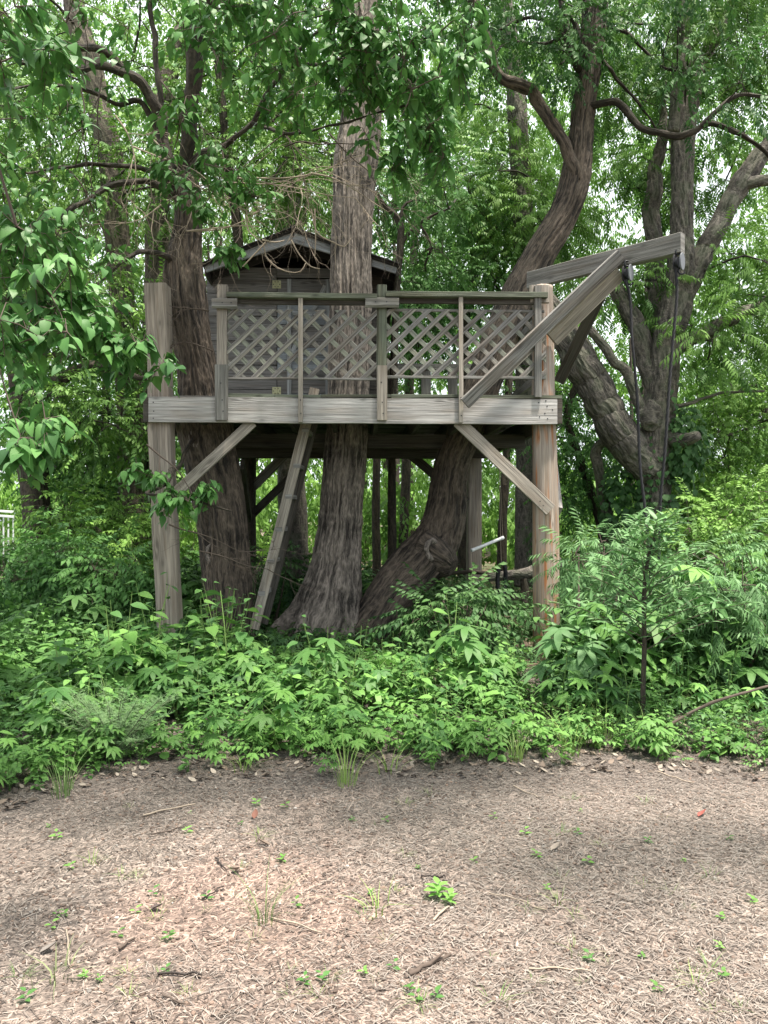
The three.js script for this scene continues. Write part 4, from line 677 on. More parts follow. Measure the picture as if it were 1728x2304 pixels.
backTree('leafy tree beyond the right edge filling the view below its low branch', 13, [[1800, 1330, 50], [1790, 1000, 44], [1770, 700, 40], [1760, 400, 30], [1770, 150, 20], [1785, -60, 8]], 13, [[1640, 1000, 12.5, 150, 130, 1.2, 44, 28, 0.55], [1690, 850, 12.5, 110, 90, 1, 22, 26, 0.5], [1600, 1160, 12, 150, 90, 1, 36, 28, 0.5], [1690, 640, 13, 80, 70, 1, 8, 22, 0.5]], { kind: 'elm', tintKey: 'bright' });
backTree('thin leafy tree between the far left trunk and the left platform post', 12.5, [[215, 1330, 20], [225, 1100, 18], [240, 900, 16], [230, 760, 12]], 14, [[230, 1090, 12, 140, 110, 1, 30, 28, 0.5], [290, 950, 12, 90, 100, 0.9, 16, 26, 0.45], [110, 950, 12.4, 100, 120, 1, 18, 26, 0.5], [330, 800, 12.5, 60, 120, 0.9, 10, 24, 0.45]], { kind: 'elm', tintKey: 'elm' });
backTree('leafy tree far behind the cabin in the gap right of the roof', 16, [[905, 1280, 22], [920, 900, 20], [930, 600, 18], [940, 400, 14]], 15, [[900, 780, 15, 120, 120, 1.4, 26, 26, 0.6], [980, 720, 15.5, 120, 120, 1.4, 26, 26, 0.6], [1000, 330, 16, 140, 100, 1.6, 20, 28, 0.7]], { kind: 'elm', tintKey: 'elm' });
// the wood beyond, one mass
{
  const r = RNG(77), g = SP.far.map((q) => new Inst(q, LM.thin));
  const gaps = [[1610, 420, 60, 70], [1560, 270, 40, 40], [1235, 30, 55, 50], [1600, 120, 40, 50], [1680, 760, 60, 50], [1380, 420, 36, 40], [1430, 260, 26, 26], [360, 190, 26, 20], [480, 190, 22, 24]];
  for (let i = 0; i < 95000; i++) {
    const z = 15.5 + 15 * r(), x = -700 + 3160 * r(), y = -250 + 1500 * Math.pow(r(), 0.8), p = P(x, y, z); if (p.y < 0.1 || p.y > 25 || (z < 21 && p.y > 2.6 - 0.6 * N3(p.x, 0, p.z))) continue;   // a sunny glade with low bushes, then the wood's edge
    if (N3(p.x * 0.45, p.y * 0.5, p.z * 0.45) + 0.25 * N3(p.x * 1.3, p.y * 1.3, p.z) < -0.1 - (p.y < 2.8 ? 0.1 : 0)) continue;
    if (gaps.some(([gx, gy, gw, gh]) => ((x - gx) / gw) ** 2 + ((y - gy) / gh) ** 2 < 1 + 0.4 * (r() - 0.5))) continue;
    g[(r() * 2) | 0].add(basis(p, V(r() - 0.5, -0.5 * r(), r() - 0.5), (r() - 0.5) * 1.4, 0.8 + 0.6 * r()), ...tint('bright', 0.6 + 0.5 * N3(p.x * 0.6 + 9, p.y * 0.6, p.z * 0.6), r));
  }
  const w = thing('woodland', 'far green wood seen between the trunks', 'wood', V(0, 0, -20), null, 'stuff'); g.forEach((q) => q.build('woodland_foliage', w));
  const st = []; for (let i = 0; i < 44; i++) { const z = 20 + 10 * r(), x = -300 + 2300 * r(), a = P(x, 1152, z).setY(-0.1), h = 5 + 6 * r(), l = (r() - 0.5) * 1.2; st.push(tubeGeo(thin([a, a.clone().add(V(l * 0.3, h * 0.4, 0)), a.clone().add(V(l, h, 0))], 0.05 + 0.08 * r(), 0.03), { R: 9, step: 0.5, lump: 0.2 })); }
  part('woodland_trunk', merge(st), M.barkDark, w).userData.kind = 'stuff';
}

// ---------------------------------------------------------------- undergrowth
const LEAF = { palm: leafGeo(0.165, 0.052, { n: 4, droop: 0.3, fold: 0.16, belly: 0.45 }), oval: leafGeo(0.115, 0.066, { n: 4, droop: 0.28, fold: 0.2, belly: 0.38 }), small: leafGeo(0.06, 0.034, { n: 3, droop: 0.2, belly: 0.4 }), lance: leafGeo(0.085, 0.018, { n: 4, droop: 0.35, fold: 0.25 }), round: leafGeo(0.095, 0.08, { n: 4, droop: 0.25, fold: 0.1, belly: 0.42 }) };
function palmateGeo(seed, n) {                                // one hand-shaped leaf on its stalk
  const r = RNG(seed), list = []; for (let i = 0; i < n; i++) { const a = (i / (n - 1) - 0.5) * 3.5; list.push(placed(LEAF.palm, V(0, 0, 0), V(Math.cos(a), 0.02 + 0.12 * (r() - 0.5), Math.sin(a)), (r() - 0.5) * 0.4, (1 - 0.32 * Math.abs(i / (n - 1) - 0.5) * 2) * (0.9 + 0.2 * r()))); }
  return merge(list);
}
const PALM = [palmateGeo(1, 5), palmateGeo(2, 7), palmateGeo(3, 6)];
const UM = ['under', 'under', 'under', 'elm', 'under', 'deep', 'elm'].map((k, i) => { const r = RNG(900 + i), t = tint(k, [0.25, 0.4, 0.5, 0.45, 0.75, 0.4, 0.3][i], r); return leafMat({ roughness: 0.5, color: new THREE.Color().setRGB(...t) }); });
const stemMat = new THREE.MeshStandardMaterial({ color: 0x5f7a3c, roughness: 0.8 });
// a plant is a list of [leaf geometry, matrix]; built once as a thing with a mesh per leaf, or merged for the mass behind
function plantSpec(type, seed) {
  const r = RNG(seed), L = [], h = { palmate: 0.42, broad: 0.38, seedling: 0.3, shoots: 0.5, lance: 0.55 }[type] * (0.85 + 0.3 * r()), lean = V((r() - 0.5) * 0.3, 1, (r() - 0.5) * 0.3 + 0.08), at = (t) => lean.clone().multiplyScalar(h * t).add(V(0.03 * Math.sin(t * 5 + seed), 0, 0)), stems = [stick([0, 0.35, 0.7, 1].map(at), 0.005, 0.002, 5)];
  if (type === 'palmate') for (let i = 0; i < 9; i++) { const t = 0.35 + 0.65 * i / 8, a = i * 2.4 + r(), d = V(Math.cos(a), 0.55, Math.sin(a)), l = 0.14 * (1.25 - 0.6 * t), q = at(t).addScaledVector(d, l); stems.push(stick([at(t), q], 0.002, 0.0015, 3)); L.push([PALM[(r() * 3) | 0], basis(q, V(d.x, -0.22 - 0.25 * r(), d.z), (r() - 0.5) * 0.5, 1.15 - 0.35 * t + 0.2 * r()).clone()]); }
  else if (type === 'broad') for (let i = 0; i < 14; i++) { const t = 0.25 + 0.75 * i / 13, a = (i >> 1) * 1.5 + (i % 2) * Math.PI + r() * 0.5, d = V(Math.cos(a), 0.2 - 0.5 * (1 - t), Math.sin(a)); L.push([i % 5 ? LEAF.oval : LEAF.round, basis(at(t).addScaledVector(d, 0.02), d, (r() - 0.5) * 0.7, 1.25 - 0.55 * t + 0.25 * r()).clone()]); }
  else if (type === 'seedling') for (let k = 0; k < 4; k++) { const a = k * 1.6 + r(), d = V(Math.cos(a), 0.9, Math.sin(a)).normalize(), b = (t) => at(0.35 + k * 0.12).add(V(d.x * 0.28 * t, d.y * 0.22 * t - 0.1 * t * t, d.z * 0.28 * t)); stems.push(stick([0, 0.5, 1].map(b), 0.002, 0.001, 3)); for (let i = 0; i < 7; i++) { const t = 0.2 + 0.8 * i / 6, s = i === 6 ? 0 : i % 2 ? 1 : -1; L.push([LEAF.small, basis(b(t), V(d.x, -0.2, d.z).applyAxisAngle(V(0, 1, 0), s * 1.0), (r() - 0.5) * 0.6, 0.95 + 0.4 * r()).clone()]); } }
  else if (type === 'shoots') for (let k = 0; k < 5; k++) { const a = k * 1.3 + r(), b = (t) => V(Math.cos(a) * 0.16 * t, h * t * (0.8 + 0.08 * k), Math.sin(a) * 0.16 * t); stems.push(stick([0, 0.5, 1].map(b), 0.003, 0.0012, 3)); for (let i = 0; i < 8; i++) { const t = 0.2 + 0.8 * i / 7, e = i * 2.2 + r(); L.push([i % 2 ? LEAF.small : LEAF.oval, basis(b(t), V(Math.cos(e), -0.05, Math.sin(e)), (r() - 0.5) * 0.8, 0.6 + 0.5 * r()).clone()]); } }
  else for (let i = 0; i < 26; i++) { const t = 0.15 + 0.85 * i / 25, a = i * 2.4 + r(), d = V(Math.cos(a), 0.45 - 0.5 * r(), Math.sin(a)); L.push([LEAF.lance, basis(at(t), d, (r() - 0.5) * 0.6, 0.75 + 0.45 * r()).clone()]); }
  return { L, stem: merge(stems) };
}
const pxOf = (p) => { const q = p.clone().project(camera); return [(q.x * 0.5 + 0.5) * 1728, (0.5 - q.y * 0.5) * 2304]; };
const ZONES = [[150, 'at the far left edge'], [360, 'around the feathery shrub'], [530, 'before the left platform post'], [650, 'before the ladder foot'], [830, 'before the thick straight trunk'], [1050, 'before the leaning trunk'], [1190, 'left of the round pole'], [1300, 'before the round pole'], [1420, 'between round pole and sapling'], [1530, 'around the sapling stem'], [9e9, 'near the fallen branch']];
const zoneOf = (p) => ZONES.find(([x]) => pxOf(p)[0] < x)[1];
camera.updateProjectionMatrix();
const KINDS = {
  palmate: ['palmate_plant', 'green plant with hand-shaped leaves', 'plant'],
  broad: ['broadleaf_plant', 'green plant with broad pointed leaves', 'plant'],
  seedling: ['vine_plant', 'plant with arching shoots of small leaves', 'plant'],
  shoots: ['bushy_plant', 'bushy plant of upright leafy shoots', 'plant'],
  lance: ['lance_leaf_plant', 'tall weed with narrow leaves', 'plant'],
};
const hTop = (x, z) => {                                      // how tall the growth stands at a place
  const u = x / z; let h = lerp(0.36, 0.42, sstep(5.5, 10, z)); h += 0.16 * sstep(0.07, 0.03, Math.abs(u + 0.22)) * sstep(5.8, 7, z) + 0.34 * sstep(0.2, 0.36, u) * sstep(5, 6, z) + 0.2 * sstep(-0.2, -0.36, u) * sstep(5.2, 7, z) - 0.13 * sstep(0.12, 0.08, Math.abs(u + 0.03)) * sstep(5.8, 6.8, z) * sstep(10.5, 9, z); h *= 1 - 0.5 * sstep(0.04, 0.015, Math.abs(u - 0.235)) * sstep(5.0, 5.6, z) * sstep(8, 7.6, z) - 0.45 * sstep(0.05, 0.03, Math.abs(u - 0.19)) * sstep(7.4, 8, z); h *= 0.55 + 0.45 * sstep(0, 0.9, z - vegEdge(x)); return h * (0.85 + 0.5 * N3(x * 1.1, 7, z * 1.1));
};
{
  const r = RNG(500), protos = {}, nVar = 4;
  const pick = (x, z) => { const q = r(), n = N3(x * 0.9 + 20, 0, z * 0.9); if (x > 1.3) return q < 0.5 ? 'lance' : q < 0.75 ? 'shoots' : q < 0.9 ? 'seedling' : 'palmate'; if (x < -1.6) return q < 0.45 ? 'broad' : q < 0.75 ? 'shoots' : q < 0.88 ? 'palmate' : 'seedling'; return n + (q - 0.5) * 0.6 + (x < 0.3 ? 0.18 : -0.1) > 0.02 ? (q < 0.62 ? 'palmate' : q < 0.85 ? 'broad' : 'shoots') : q < 0.4 ? 'broad' : q < 0.7 ? 'seedling' : 'shoots'; };
  const makeProto = (type, v) => {
    const spec = plantSpec(type, 40 + v * 17), [name, label, cat, group] = KINDS[type], t = thing(name, label, cat, V(0, -5, 0), group); localPart('stem', spec.stem, stemMat, t); let n = 0;
    for (const [g, m] of spec.L) { const o = shadow(new THREE.Mesh(g, UM[(hash(n, v, 7) * UM.length) | 0])); o.name = 'leaf'; m.decompose(o.position, o.quaternion, o.scale); t.add(o); n++; }
    return { t, used: false, name };
  };
  const spots = [];
  for (let i = 0; i < 4000 && spots.length < 170; i++) { const x = lerp(-2.5, 2.75, r()), z = vegEdge(x) + 0.08 + 1.7 * Math.pow(r(), 1.3); if (spots.every((s) => (s[0] - x) ** 2 + (s[1] - z) ** 2 > 0.022)) spots.push([x, z]); }
  const tall = []; for (let i = 0; i < 16; i++) { const z = 6.2 + 1.1 * r(), q = P(lerp(150, 545, r()), 1152, z); tall.push([q.x, z, true]); }
  for (const [x, z, high] of spots.concat(tall)) {
    const type = high ? (r() < 0.6 ? 'shoots' : 'broad') : pick(x, z), v = (r() * nVar) | 0, key = type + v, p = protos[key] ??= makeProto(type, v); let o = p.t;
    if (p.used) { o = p.t.clone(); o.name = numbered(p.name); scene.add(o); } p.used = true;
    const k = hTop(x, z) / 0.42; o.position.set(x, groundY(x, -z) - 0.01, -z);
    const zn = zoneOf(o.position), row = z - vegEdge(x) < 0.45 ? 'at the edge' : z - vegEdge(x) < 1.05 ? 'second row' : 'deeper in'; tag(o, KINDS[type][1] + ' ' + row + ' ' + zn, null, KINDS[type][1].replace('plant', 'plants') + ' ' + row + ' ' + zn); o.rotation.y = r() * 6.28; o.scale.setScalar(high ? 1.1 + 0.55 * r() : clamp(k, 0.45, type === 'lance' ? 1.25 : 1.7) * 1.1 * (0.62 + 0.72 * r() + (r() < 0.1 && x < 1.2 ? 0.55 : 0)));
  }
  // the rest of the undergrowth, a mass
  const mass = thing('undergrowth', 'dense low green growth under and behind the tree house', 'undergrowth', V(0, 0, -9), null, 'stuff'), insts = {};
  for (const type of Object.keys(KINDS)) insts[type] = [0, 1, 2].map((v) => { const s = plantSpec(type, 400 + v * 13); return new Inst(merge([s.stem, ...s.L.map(([g, m]) => g.clone().applyMatrix4(m))]), LM.soft); });
  const put = (x, z, k) => { const type = pick(x, z), h = hTop(x, z) / (type === 'lance' ? 0.56 : 0.42) * k * (0.6 + 0.55 * r()), t = tint(x > 1.4 && r() < 0.5 ? 'grey' : z > 7.5 && r() < 0.45 ? 'deep' : 'under', 0.42 + 0.5 * N3(x, 3, z), r); insts[type][(r() * 3) | 0].add(basis(V(x, groundY(x, -z) - 0.02, -z), V(Math.cos(r() * 6.28), 0.12 * (r() - 0.5), Math.sin(r() * 6.28)), (r() - 0.5) * 0.3, h), ...t); };
  for (let i = 0; i < 2500; i++) { const z = 4.4 + 4.8 * r(), x = lerp(-0.8, 0.8, r()) * z + 0.1; if (z < vegEdge(x) + 0.12) continue; put(x, z, 1); }
  for (let i = 0; i < 3200; i++) { const z = 9 + 7 * r(), x = lerp(-0.8, 0.8, r()) * z; put(x, z, 1.2); }
  for (let i = 0; i < 500; i++) { const z = 5.6 + 4 * r(), x = lerp(0.26, 0.62, r()) * z; put(x, z, 1.15); }
  const seen = (x) => 0.5 + 0.5 * N3(x * 2.2, 40, 0);
  for (let i = 0; i < 420; i++) { const x = lerp(-2.9, 3.1, r()), z = vegEdge(x) + 0.22 - 0.5 * r() * r() * (0.4 + 1.2 * seen(x)); if (r() > 0.25 + seen(x)) continue; const type = ['broad', 'shoots', 'seedling', 'palmate'][(r() * 4) | 0]; insts[type][(r() * 3) | 0].add(basis(V(x, groundY(x, -z), -z), V(Math.cos(r() * 6.28), 0.1 * (r() - 0.5), Math.sin(r() * 6.28)), (r() - 0.5) * 0.3, 0.2 + 0.38 * r()), ...tint('under', 0.3 + 0.5 * r(), r)); }   // low plants spilling over the edge
  for (const k of Object.values(insts)) k.forEach((q) => q.build('undergrowth_plants', mass));
}
function bush(label, px, py, z, vols, kind, tintKey, seed, o = {}) {
  const base = P(px, py, z); base.y = groundY(base.x, base.z); const t = thing('bush', label, 'bush', base), r = RNG(seed), st = [];
  for (let i = 0; i < 5; i++) { const a = i * 1.3 + r(), v = vols[i % vols.length], c = P(v[0], v[1], v[2]); st.push(thin([base.clone().add(V(Math.cos(a) * 0.08, 0, Math.sin(a) * 0.08)), base.clone().lerp(c, 0.5).add(V(Math.cos(a) * 0.15, 0.05, Math.sin(a) * 0.15)), c.add(V(Math.cos(a) * 0.2, 0.1 * r(), Math.sin(a) * 0.2))], 0.014, 0.006)); }
  for (const s of st) part('stem', tubeGeo(s, { R: 7, step: 0.1, lump: 0.1 }), M.twig, t);
  crown(t, samplesOf(...st), vols, { kind, tintKey, seed, rBranch: 0.006, twigMat: M.twig, droop: 0.3, ...o });
  return t;
}
bush('dark leafy bush at the foot of the far left trunk', 150, 1360, 8.6, [[110, 1270, 8.6, 130, 70, 0.6, 22, 16, 0.3], [240, 1300, 8.2, 100, 50, 0.5, 14, 14, 0.26]], 'elm', 'elm', 201, { bias: 0.5 });
bush('sunlit yellow-green bush between the far left trunk and the left post', 230, 1330, 10.5, [[200, 1190, 10.5, 120, 60, 0.7, 26, 18, 0.34], [300, 1240, 10, 60, 50, 0.5, 10, 16, 0.3]], 'elm', 'bright', 203, { bias: 0.8 });
bush('dark bush in the shade between ladder and left trunk', 600, 1370, 9.6, [[610, 1300, 9.6, 60, 50, 0.5, 9, 14, 0.26]], 'elm', 'deep', 205);
bush('leafy bush beside the elbow of the leaning trunk', 900, 1430, 7.9, [[930, 1390, 7.7, 60, 30, 0.3, 6, 13, 0.2], [1010, 1385, 7.6, 80, 45, 0.35, 11, 14, 0.22], [1090, 1410, 7.4, 60, 45, 0.35, 7, 13, 0.22]], 'elm', 'deep', 207, { bias: 0.5 });
bush('broad green bush right of the round front pole', 1330, 1440, 7.2, [[1380, 1330, 7.4, 80, 70, 0.4, 12, 15, 0.24], [1420, 1400, 6.8, 110, 80, 0.5, 16, 15, 0.26]], 'willow', 'grey', 209, { bias: 0.6, size: 0.75 });
bush('bright leafy bush behind the sapling at the right edge', 1620, 1400, 9, [[1600, 1220, 9, 130, 60, 0.8, 26, 18, 0.34], [1700, 1180, 9, 70, 80, 0.7, 14, 16, 0.34]], 'elm', 'bright', 211, { bias: 0.5 });
// the silvery sapling on the right, its nearest leaves one by one
{
  const z0 = 5.1, r = RNG(301), base = P(1449, 1650, z0); base.y = 0;
  const t = thing('willowy_sapling', 'slender dark-stemmed sapling with narrow silvery green leaves at the right front', 'sapling', base), line = L4([[1449, 1660, z0, 11], [1447, 1560, z0, 11], [1450, 1450, z0, 10], [1449, 1340, z0, 9], [1458, 1260, z0, 7], [1476, 1195, z0, 4]]);
  part('trunk', tubeGeo(line, { R: 12, step: 0.03, lump: 0.2, amp: 0.002, ka: 60, kl: 9 }), M.barkDark, t);
  const ss = sampleLine(line, 0.02), list = [], tw = [], g = [leafGeo(0.1, 0.022, { n: 5, droop: 0.3, fold: 0.22 }), leafGeo(0.12, 0.027, { n: 5, droop: 0.15, fold: 0.16, twist: 0.3 })];
  for (let i = 0; i < 46; i++) {
    const f = 0.42 + 0.58 * i / 45, s = ss[Math.min(ss.length - 1, (f * ss.length) | 0)].p, a = i * 2.4, L = lerp(0.75, 0.22, (f - 0.42) / 0.58) * (0.7 + 0.5 * r()), d = V(Math.cos(a) * 1.15, 0.5 + 0.5 * f, Math.sin(a) * 0.9).normalize(), q = (u) => s.clone().addScaledVector(d, L * u).add(V(0, -0.22 * L * u * u, 0)); tw.push(stick([0, 0.33, 0.66, 1].map(q), 0.004, 0.0015, 4));
    const n = 12 + L * 16 | 0; for (let j = 0; j < n; j++) { const u = 0.15 + 0.85 * j / n, e = j * 2.4; list.push([q(u), d.clone().multiplyScalar(0.8).add(V(Math.cos(e), 0.25 * (r() - 0.3), Math.sin(e))), (r() - 0.5) * 1.2, 0.7 + 0.5 * r()]); }
  }
  part('branch', merge(tw), M.twig, t).userData.kind = 'stuff';
  const mats = [0.4, 0.55, 0.75, 0.95].map((k) => leafMat({ roughness: 0.45, color: new THREE.Color().setRGB(...tint('grey', k, r)) })), rest = new Inst(g[0], LM.soft);
  list.sort((a, b) => a[0].distanceTo(camera.position) - b[0].distanceTo(camera.position));
  list.forEach(([p, d, ro, sc], i) => { const m = basis(p, d, ro, sc); if (i < 300) { const o = shadow(new THREE.Mesh(g[i % 2], mats[(r() * 4) | 0])); o.name = 'leaf'; m.decompose(o.position, o.quaternion, o.scale); o.position.sub(base); t.add(o); } else rest.add(m, ...tint('grey', 0.45, r)); });
  rest.build('foliage', t);
}
bush('silvery narrow-leaved shrub at the right edge beyond the sapling', 1640, 1560, 6, [[1620, 1330, 6, 110, 90, 0.5, 20, 13, 0.25], [1690, 1450, 5.7, 60, 100, 0.4, 12, 12, 0.22], [1560, 1420, 6, 60, 90, 0.4, 9, 12, 0.22]], 'willow', 'grey', 303, { bias: 0.6, size: 0.72 });
bush('pale narrow-leaved shrub between the round pole and the sapling', 1330, 1500, 6.2, [[1350, 1250, 6.6, 70, 40, 0.3, 9, 11, 0.2], [1345, 1350, 6.6, 45, 50, 0.3, 6, 10, 0.18]], 'willow', 'grey', 305, { bias: 0.65, size: 0.72 });

// ---------------------------------------------------------------- ropes, bar, gate, log
function pulley(px, py, z, label) {
  const c = P(px, py, z), t = thing('pulley', label, 'pulley', c);
  for (const s of [-1, 1]) { const sh = new THREE.Shape(); sh.absellipse(0, 0, 0.04, 0.078, 0, Math.PI * 2); const g = new THREE.ExtrudeGeometry(sh, { depth: 0.009, bevelEnabled: true, bevelSize: 0.003, bevelThickness: 0.003, bevelSegments: 2, curveSegments: 20 }); g.rotateY(0.7); g.translate(c.x + s * 0.024, c.y, c.z + s * 0.02); part('cheek', g, s > 0 ? M.cheek : M.black, t); }
  const w = new THREE.CylinderGeometry(0.05, 0.05, 0.022, 28); w.rotateX(Math.PI / 2); w.rotateY(0.7); w.translate(c.x, c.y - 0.005, c.z); part('wheel', w, M.iron, t);
  const h = new THREE.TorusGeometry(0.025, 0.007, 8, 20); h.translate(c.x, c.y + 0.095, c.z); part('hook', h, M.iron, t);
  const k = new THREE.TorusGeometry(0.03, 0.008, 8, 20, 4); k.rotateZ(2); k.translate(c.x + 0.03, c.y - 0.08, c.z); part('shackle', k, M.iron, t);
}
pulley(1411, 615, 7.34, 'small black and grey pulley hanging under the middle of the hoist beam');
pulley(1526, 590, 7.0, 'black and white pulley at the outer end of the hoist beam');
function rope(name, label, pts, r, mat = M.black, strands = true) {
  const t = thing(name, label, 'rope', pts[pts.length - 1]), c = new THREE.CatmullRomCurve3(pts, false, 'centripetal'), n = Math.round(c.getLength() / 0.012), out = [0, 1, 2].map(() => []);
  const fr = c.computeFrenetFrames(n, false);
  for (let i = 0; i <= n; i++) { const p = c.getPointAt(i / n); for (let k = 0; k < 3; k++) { const a = i * 0.35 + k * 2.094; out[k].push({ p: p.clone().addScaledVector(fr.normals[i], Math.cos(a) * r * 0.52).addScaledVector(fr.binormals[i], Math.sin(a) * r * 0.52), r: r * 0.56 }); } }
  out.forEach((q) => part('strand', tubeGeo(q, { R: 6, step: 0.012, lump: 0 }), mat, t)); return t;
}
rope('rope', 'black rope dropping from the middle pulley in front of the forked tree', [[1406, 632, 7.33], [1416, 660, 7.33], [1422, 760, 7.3], [1434, 900, 7.28], [1440, 1045, 7.24], [1454, 1172, 7.2], [1466, 1340, 7.15], [1474, 1480, 7.1]].map((a) => P(...a)), 0.014);
rope('rope', 'black rope dropping from the outer pulley of the hoist beam', [[1520, 600, 7.0], [1523, 660, 7.0], [1513, 780, 7.0], [1506, 866, 7.0], [1496, 1016, 7.0], [1486, 1127, 7.02], [1482, 1300, 7.05], [1480, 1480, 7.1]].map((a) => P(...a)), 0.014);
{
  const b = P(1478, 1475, 7.08), t = thing('rope_bundle', 'black knotted end where the two hoist ropes meet in the growth', 'rope', b.clone().setY(0));
  for (const [x, y, rr] of [[1478, 1400, 0.03], [1476, 1440, 0.036], [1479, 1475, 0.04]]) { const c = P(x, y, 7.08), g = new THREE.TorusKnotGeometry(rr, rr * 0.45, 60, 8, 2, 3); g.translate(c.x, c.y, c.z); part('knot', g, M.black, t); }
  part('rope_end', tubeGeo(thin([P(1478, 1400, 7.08), P(1476, 1480, 7.1), P(1474, 1545, 7.08)], 0.026, 0.03), { R: 12, step: 0.03, lump: 0.15 }), M.black, t);
}
{
  const z = 10.2, a = P(1126, 1266, z), t = thing('rope_loop', 'thick black rope sling hanging folded under the platform by a thin cord', 'rope', P(1126, 1400, z));
  part('cord', tubeGeo(thin([P(1123, 1020, z), P(1126, 1205, z), P(1128, 1266, z)], 0.004, 0.004), { R: 6, step: 0.2, lump: 0 }), M.twigPale, t);
  part('loop', tubeGeo([[1127, 1345], [1120, 1318], [1121, 1288], [1126, 1270], [1133, 1268], [1137, 1286], [1136, 1315], [1131, 1345], [1128, 1370], [1126, 1396]].map((q, i) => ({ p: P(q[0], q[1], z + (i > 5 ? 0.03 : 0)), r: 0.029 })), { R: 14, step: 0.015, lump: 0, amp: 0.004, ka: 60, kl: 60 }), M.black, t);
  part('binding', tubeGeo(thin([P(1127, 1332, z - 0.02), P(1127, 1352, z - 0.02)], 0.05, 0.045), { R: 14, step: 0.02, lump: 0.1 }), M.black, t);
  part('tail', tubeGeo(thin([P(1128, 1350, z), P(1126, 1378, z), P(1128, 1400, z)], 0.04, 0.032), { R: 12, step: 0.02, lump: 0.15 }), M.black, t);
}
{
  const z = 9.8, a = P(1062, 1238, z), b = P(1131, 1210, z + 0.15), t = thing('white_bar', 'short white plastic tube hanging tilted under the platform', 'bar', a.clone().lerp(b, 0.5));
  part('tube', tubeGeo(thin([a, b], 0.021, 0.021), { R: 18, step: 0.4, lump: 0 }), M.white, t);
  for (const [p, q] of [[a, b], [b, a]]) { const d = q.clone().sub(p).normalize(); part('end_cap', tubeGeo(thin([p.clone().addScaledVector(d, -0.012), p.clone().addScaledVector(d, 0.03)], 0.024, 0.024), { R: 18, step: 0.4, lump: 0 }), M.white, t); }
  part('cord', tubeGeo(thin([b, P(1124, 1020, z + 0.15)], 0.003, 0.003), { R: 6, step: 0.5, lump: 0 }), M.twigPale, t);
}
{
  const t = thing('garden_gate', 'white wire gate glimpsed at the far left edge behind the leaves', 'gate', P(-20, 1330, 14)), z = 14;
  for (const y of [1152, 1163, 1290]) part('gate_rail', beamGeo(P(-160, y - 14, z), P(32, y, z), 0.04, 0.03), M.white, t);
  for (let i = 0; i < 12; i++) part('bar', vBoard(28 - i * 11, 1160, 31 - i * 11, 1335, z, 0.02), M.white, t);
}
{
  const t = thing('fallen_log', 'dark bent fallen limb lying in the growth behind the round front pole', 'log', P(1150, 1345, 10.8));
  part('log_trunk', tubeGeo(L4([[1098, 1300, 10.8, 17], [1130, 1296, 10.8, 20], [1170, 1292, 10.8, 24], [1215, 1282, 10.9, 30], [1260, 1270, 11, 34]]), { R: 30, step: 0.03, amp: 0.012, lump: 0.15 }), M.barkGrey, t);
  part('log_trunk', tubeGeo(L4([[1178, 1300, 10.8, 16], [1180, 1330, 10.8, 18], [1174, 1375, 10.8, 24]]), { R: 20, step: 0.03, amp: 0.01, lump: 0.2 }), M.barkDark, t);
  part('log_trunk', tubeGeo(L4([[1010, 1290, 11.4, 8], [1060, 1287, 11.4, 9], [1110, 1292, 11.2, 9]]), { R: 14, step: 0.06, lump: 0.15 }), M.barkDark, t);
}
{
  const t = thing('fallen_branch', 'long bare grey branch slanting up out of the growth at the right edge', 'branch', P(1470, 1660, 4.9)), z = 4.8;
  part('branch', tubeGeo(L4([[1462, 1668, z, 7], [1500, 1637, z, 8], [1540, 1612, z, 7], [1600, 1582, z, 7], [1670, 1560, z, 6], [1760, 1535, z, 5]]), { R: 12, step: 0.02, lump: 0.25, amp: 0.002, ka: 70, kl: 14 }), M.twig, t);
  part('branch', tubeGeo(L4([[1522, 1622, z, 4], [1560, 1640, z, 3], [1600, 1650, z, 2]]), { R: 8, step: 0.03, lump: 0.2 }), M.twigPale, t);
}
// a feathery grey-green shrub at the left front
{
  const r = RNG(601), base = P(258, 1700, 4.6); base.y = 0; const t = thing('feathery_shrub', 'wispy grey-green needle-leaved shrub at the left front of the undergrowth', 'shrub', base), st = [], nd = [];
  for (let i = 0; i < 44; i++) { const a = r() * 6.28, e = r(), l = 0.26 + 0.3 * r(), d = V(Math.cos(a) * 0.75 * e, 1, Math.sin(a) * 0.6 * e).normalize(), q = (u) => base.clone().addScaledVector(d, l * u).add(V(Math.cos(a) * 0.12 * u * u, -0.08 * u * u, 0)); st.push(stick([0, 0.33, 0.66, 1].map(q), 0.0035, 0.001, 4)); for (let j = 0; j < 110; j++) { const u = 0.12 + 0.88 * r(), p = q(u), e = ball(r).normalize().multiplyScalar(0.035 + 0.045 * r()); e.y = Math.abs(e.y) * 0.7; nd.push(stick([p, p.clone().add(e)], 0.0011, 0.0005, 3)); } }
  part('stem', merge(st), M.twig, t); part('needles', merge(nd), new THREE.MeshStandardMaterial({ color: 0x7d9c6a, roughness: 0.8 }), t).userData.kind = 'stuff';
}
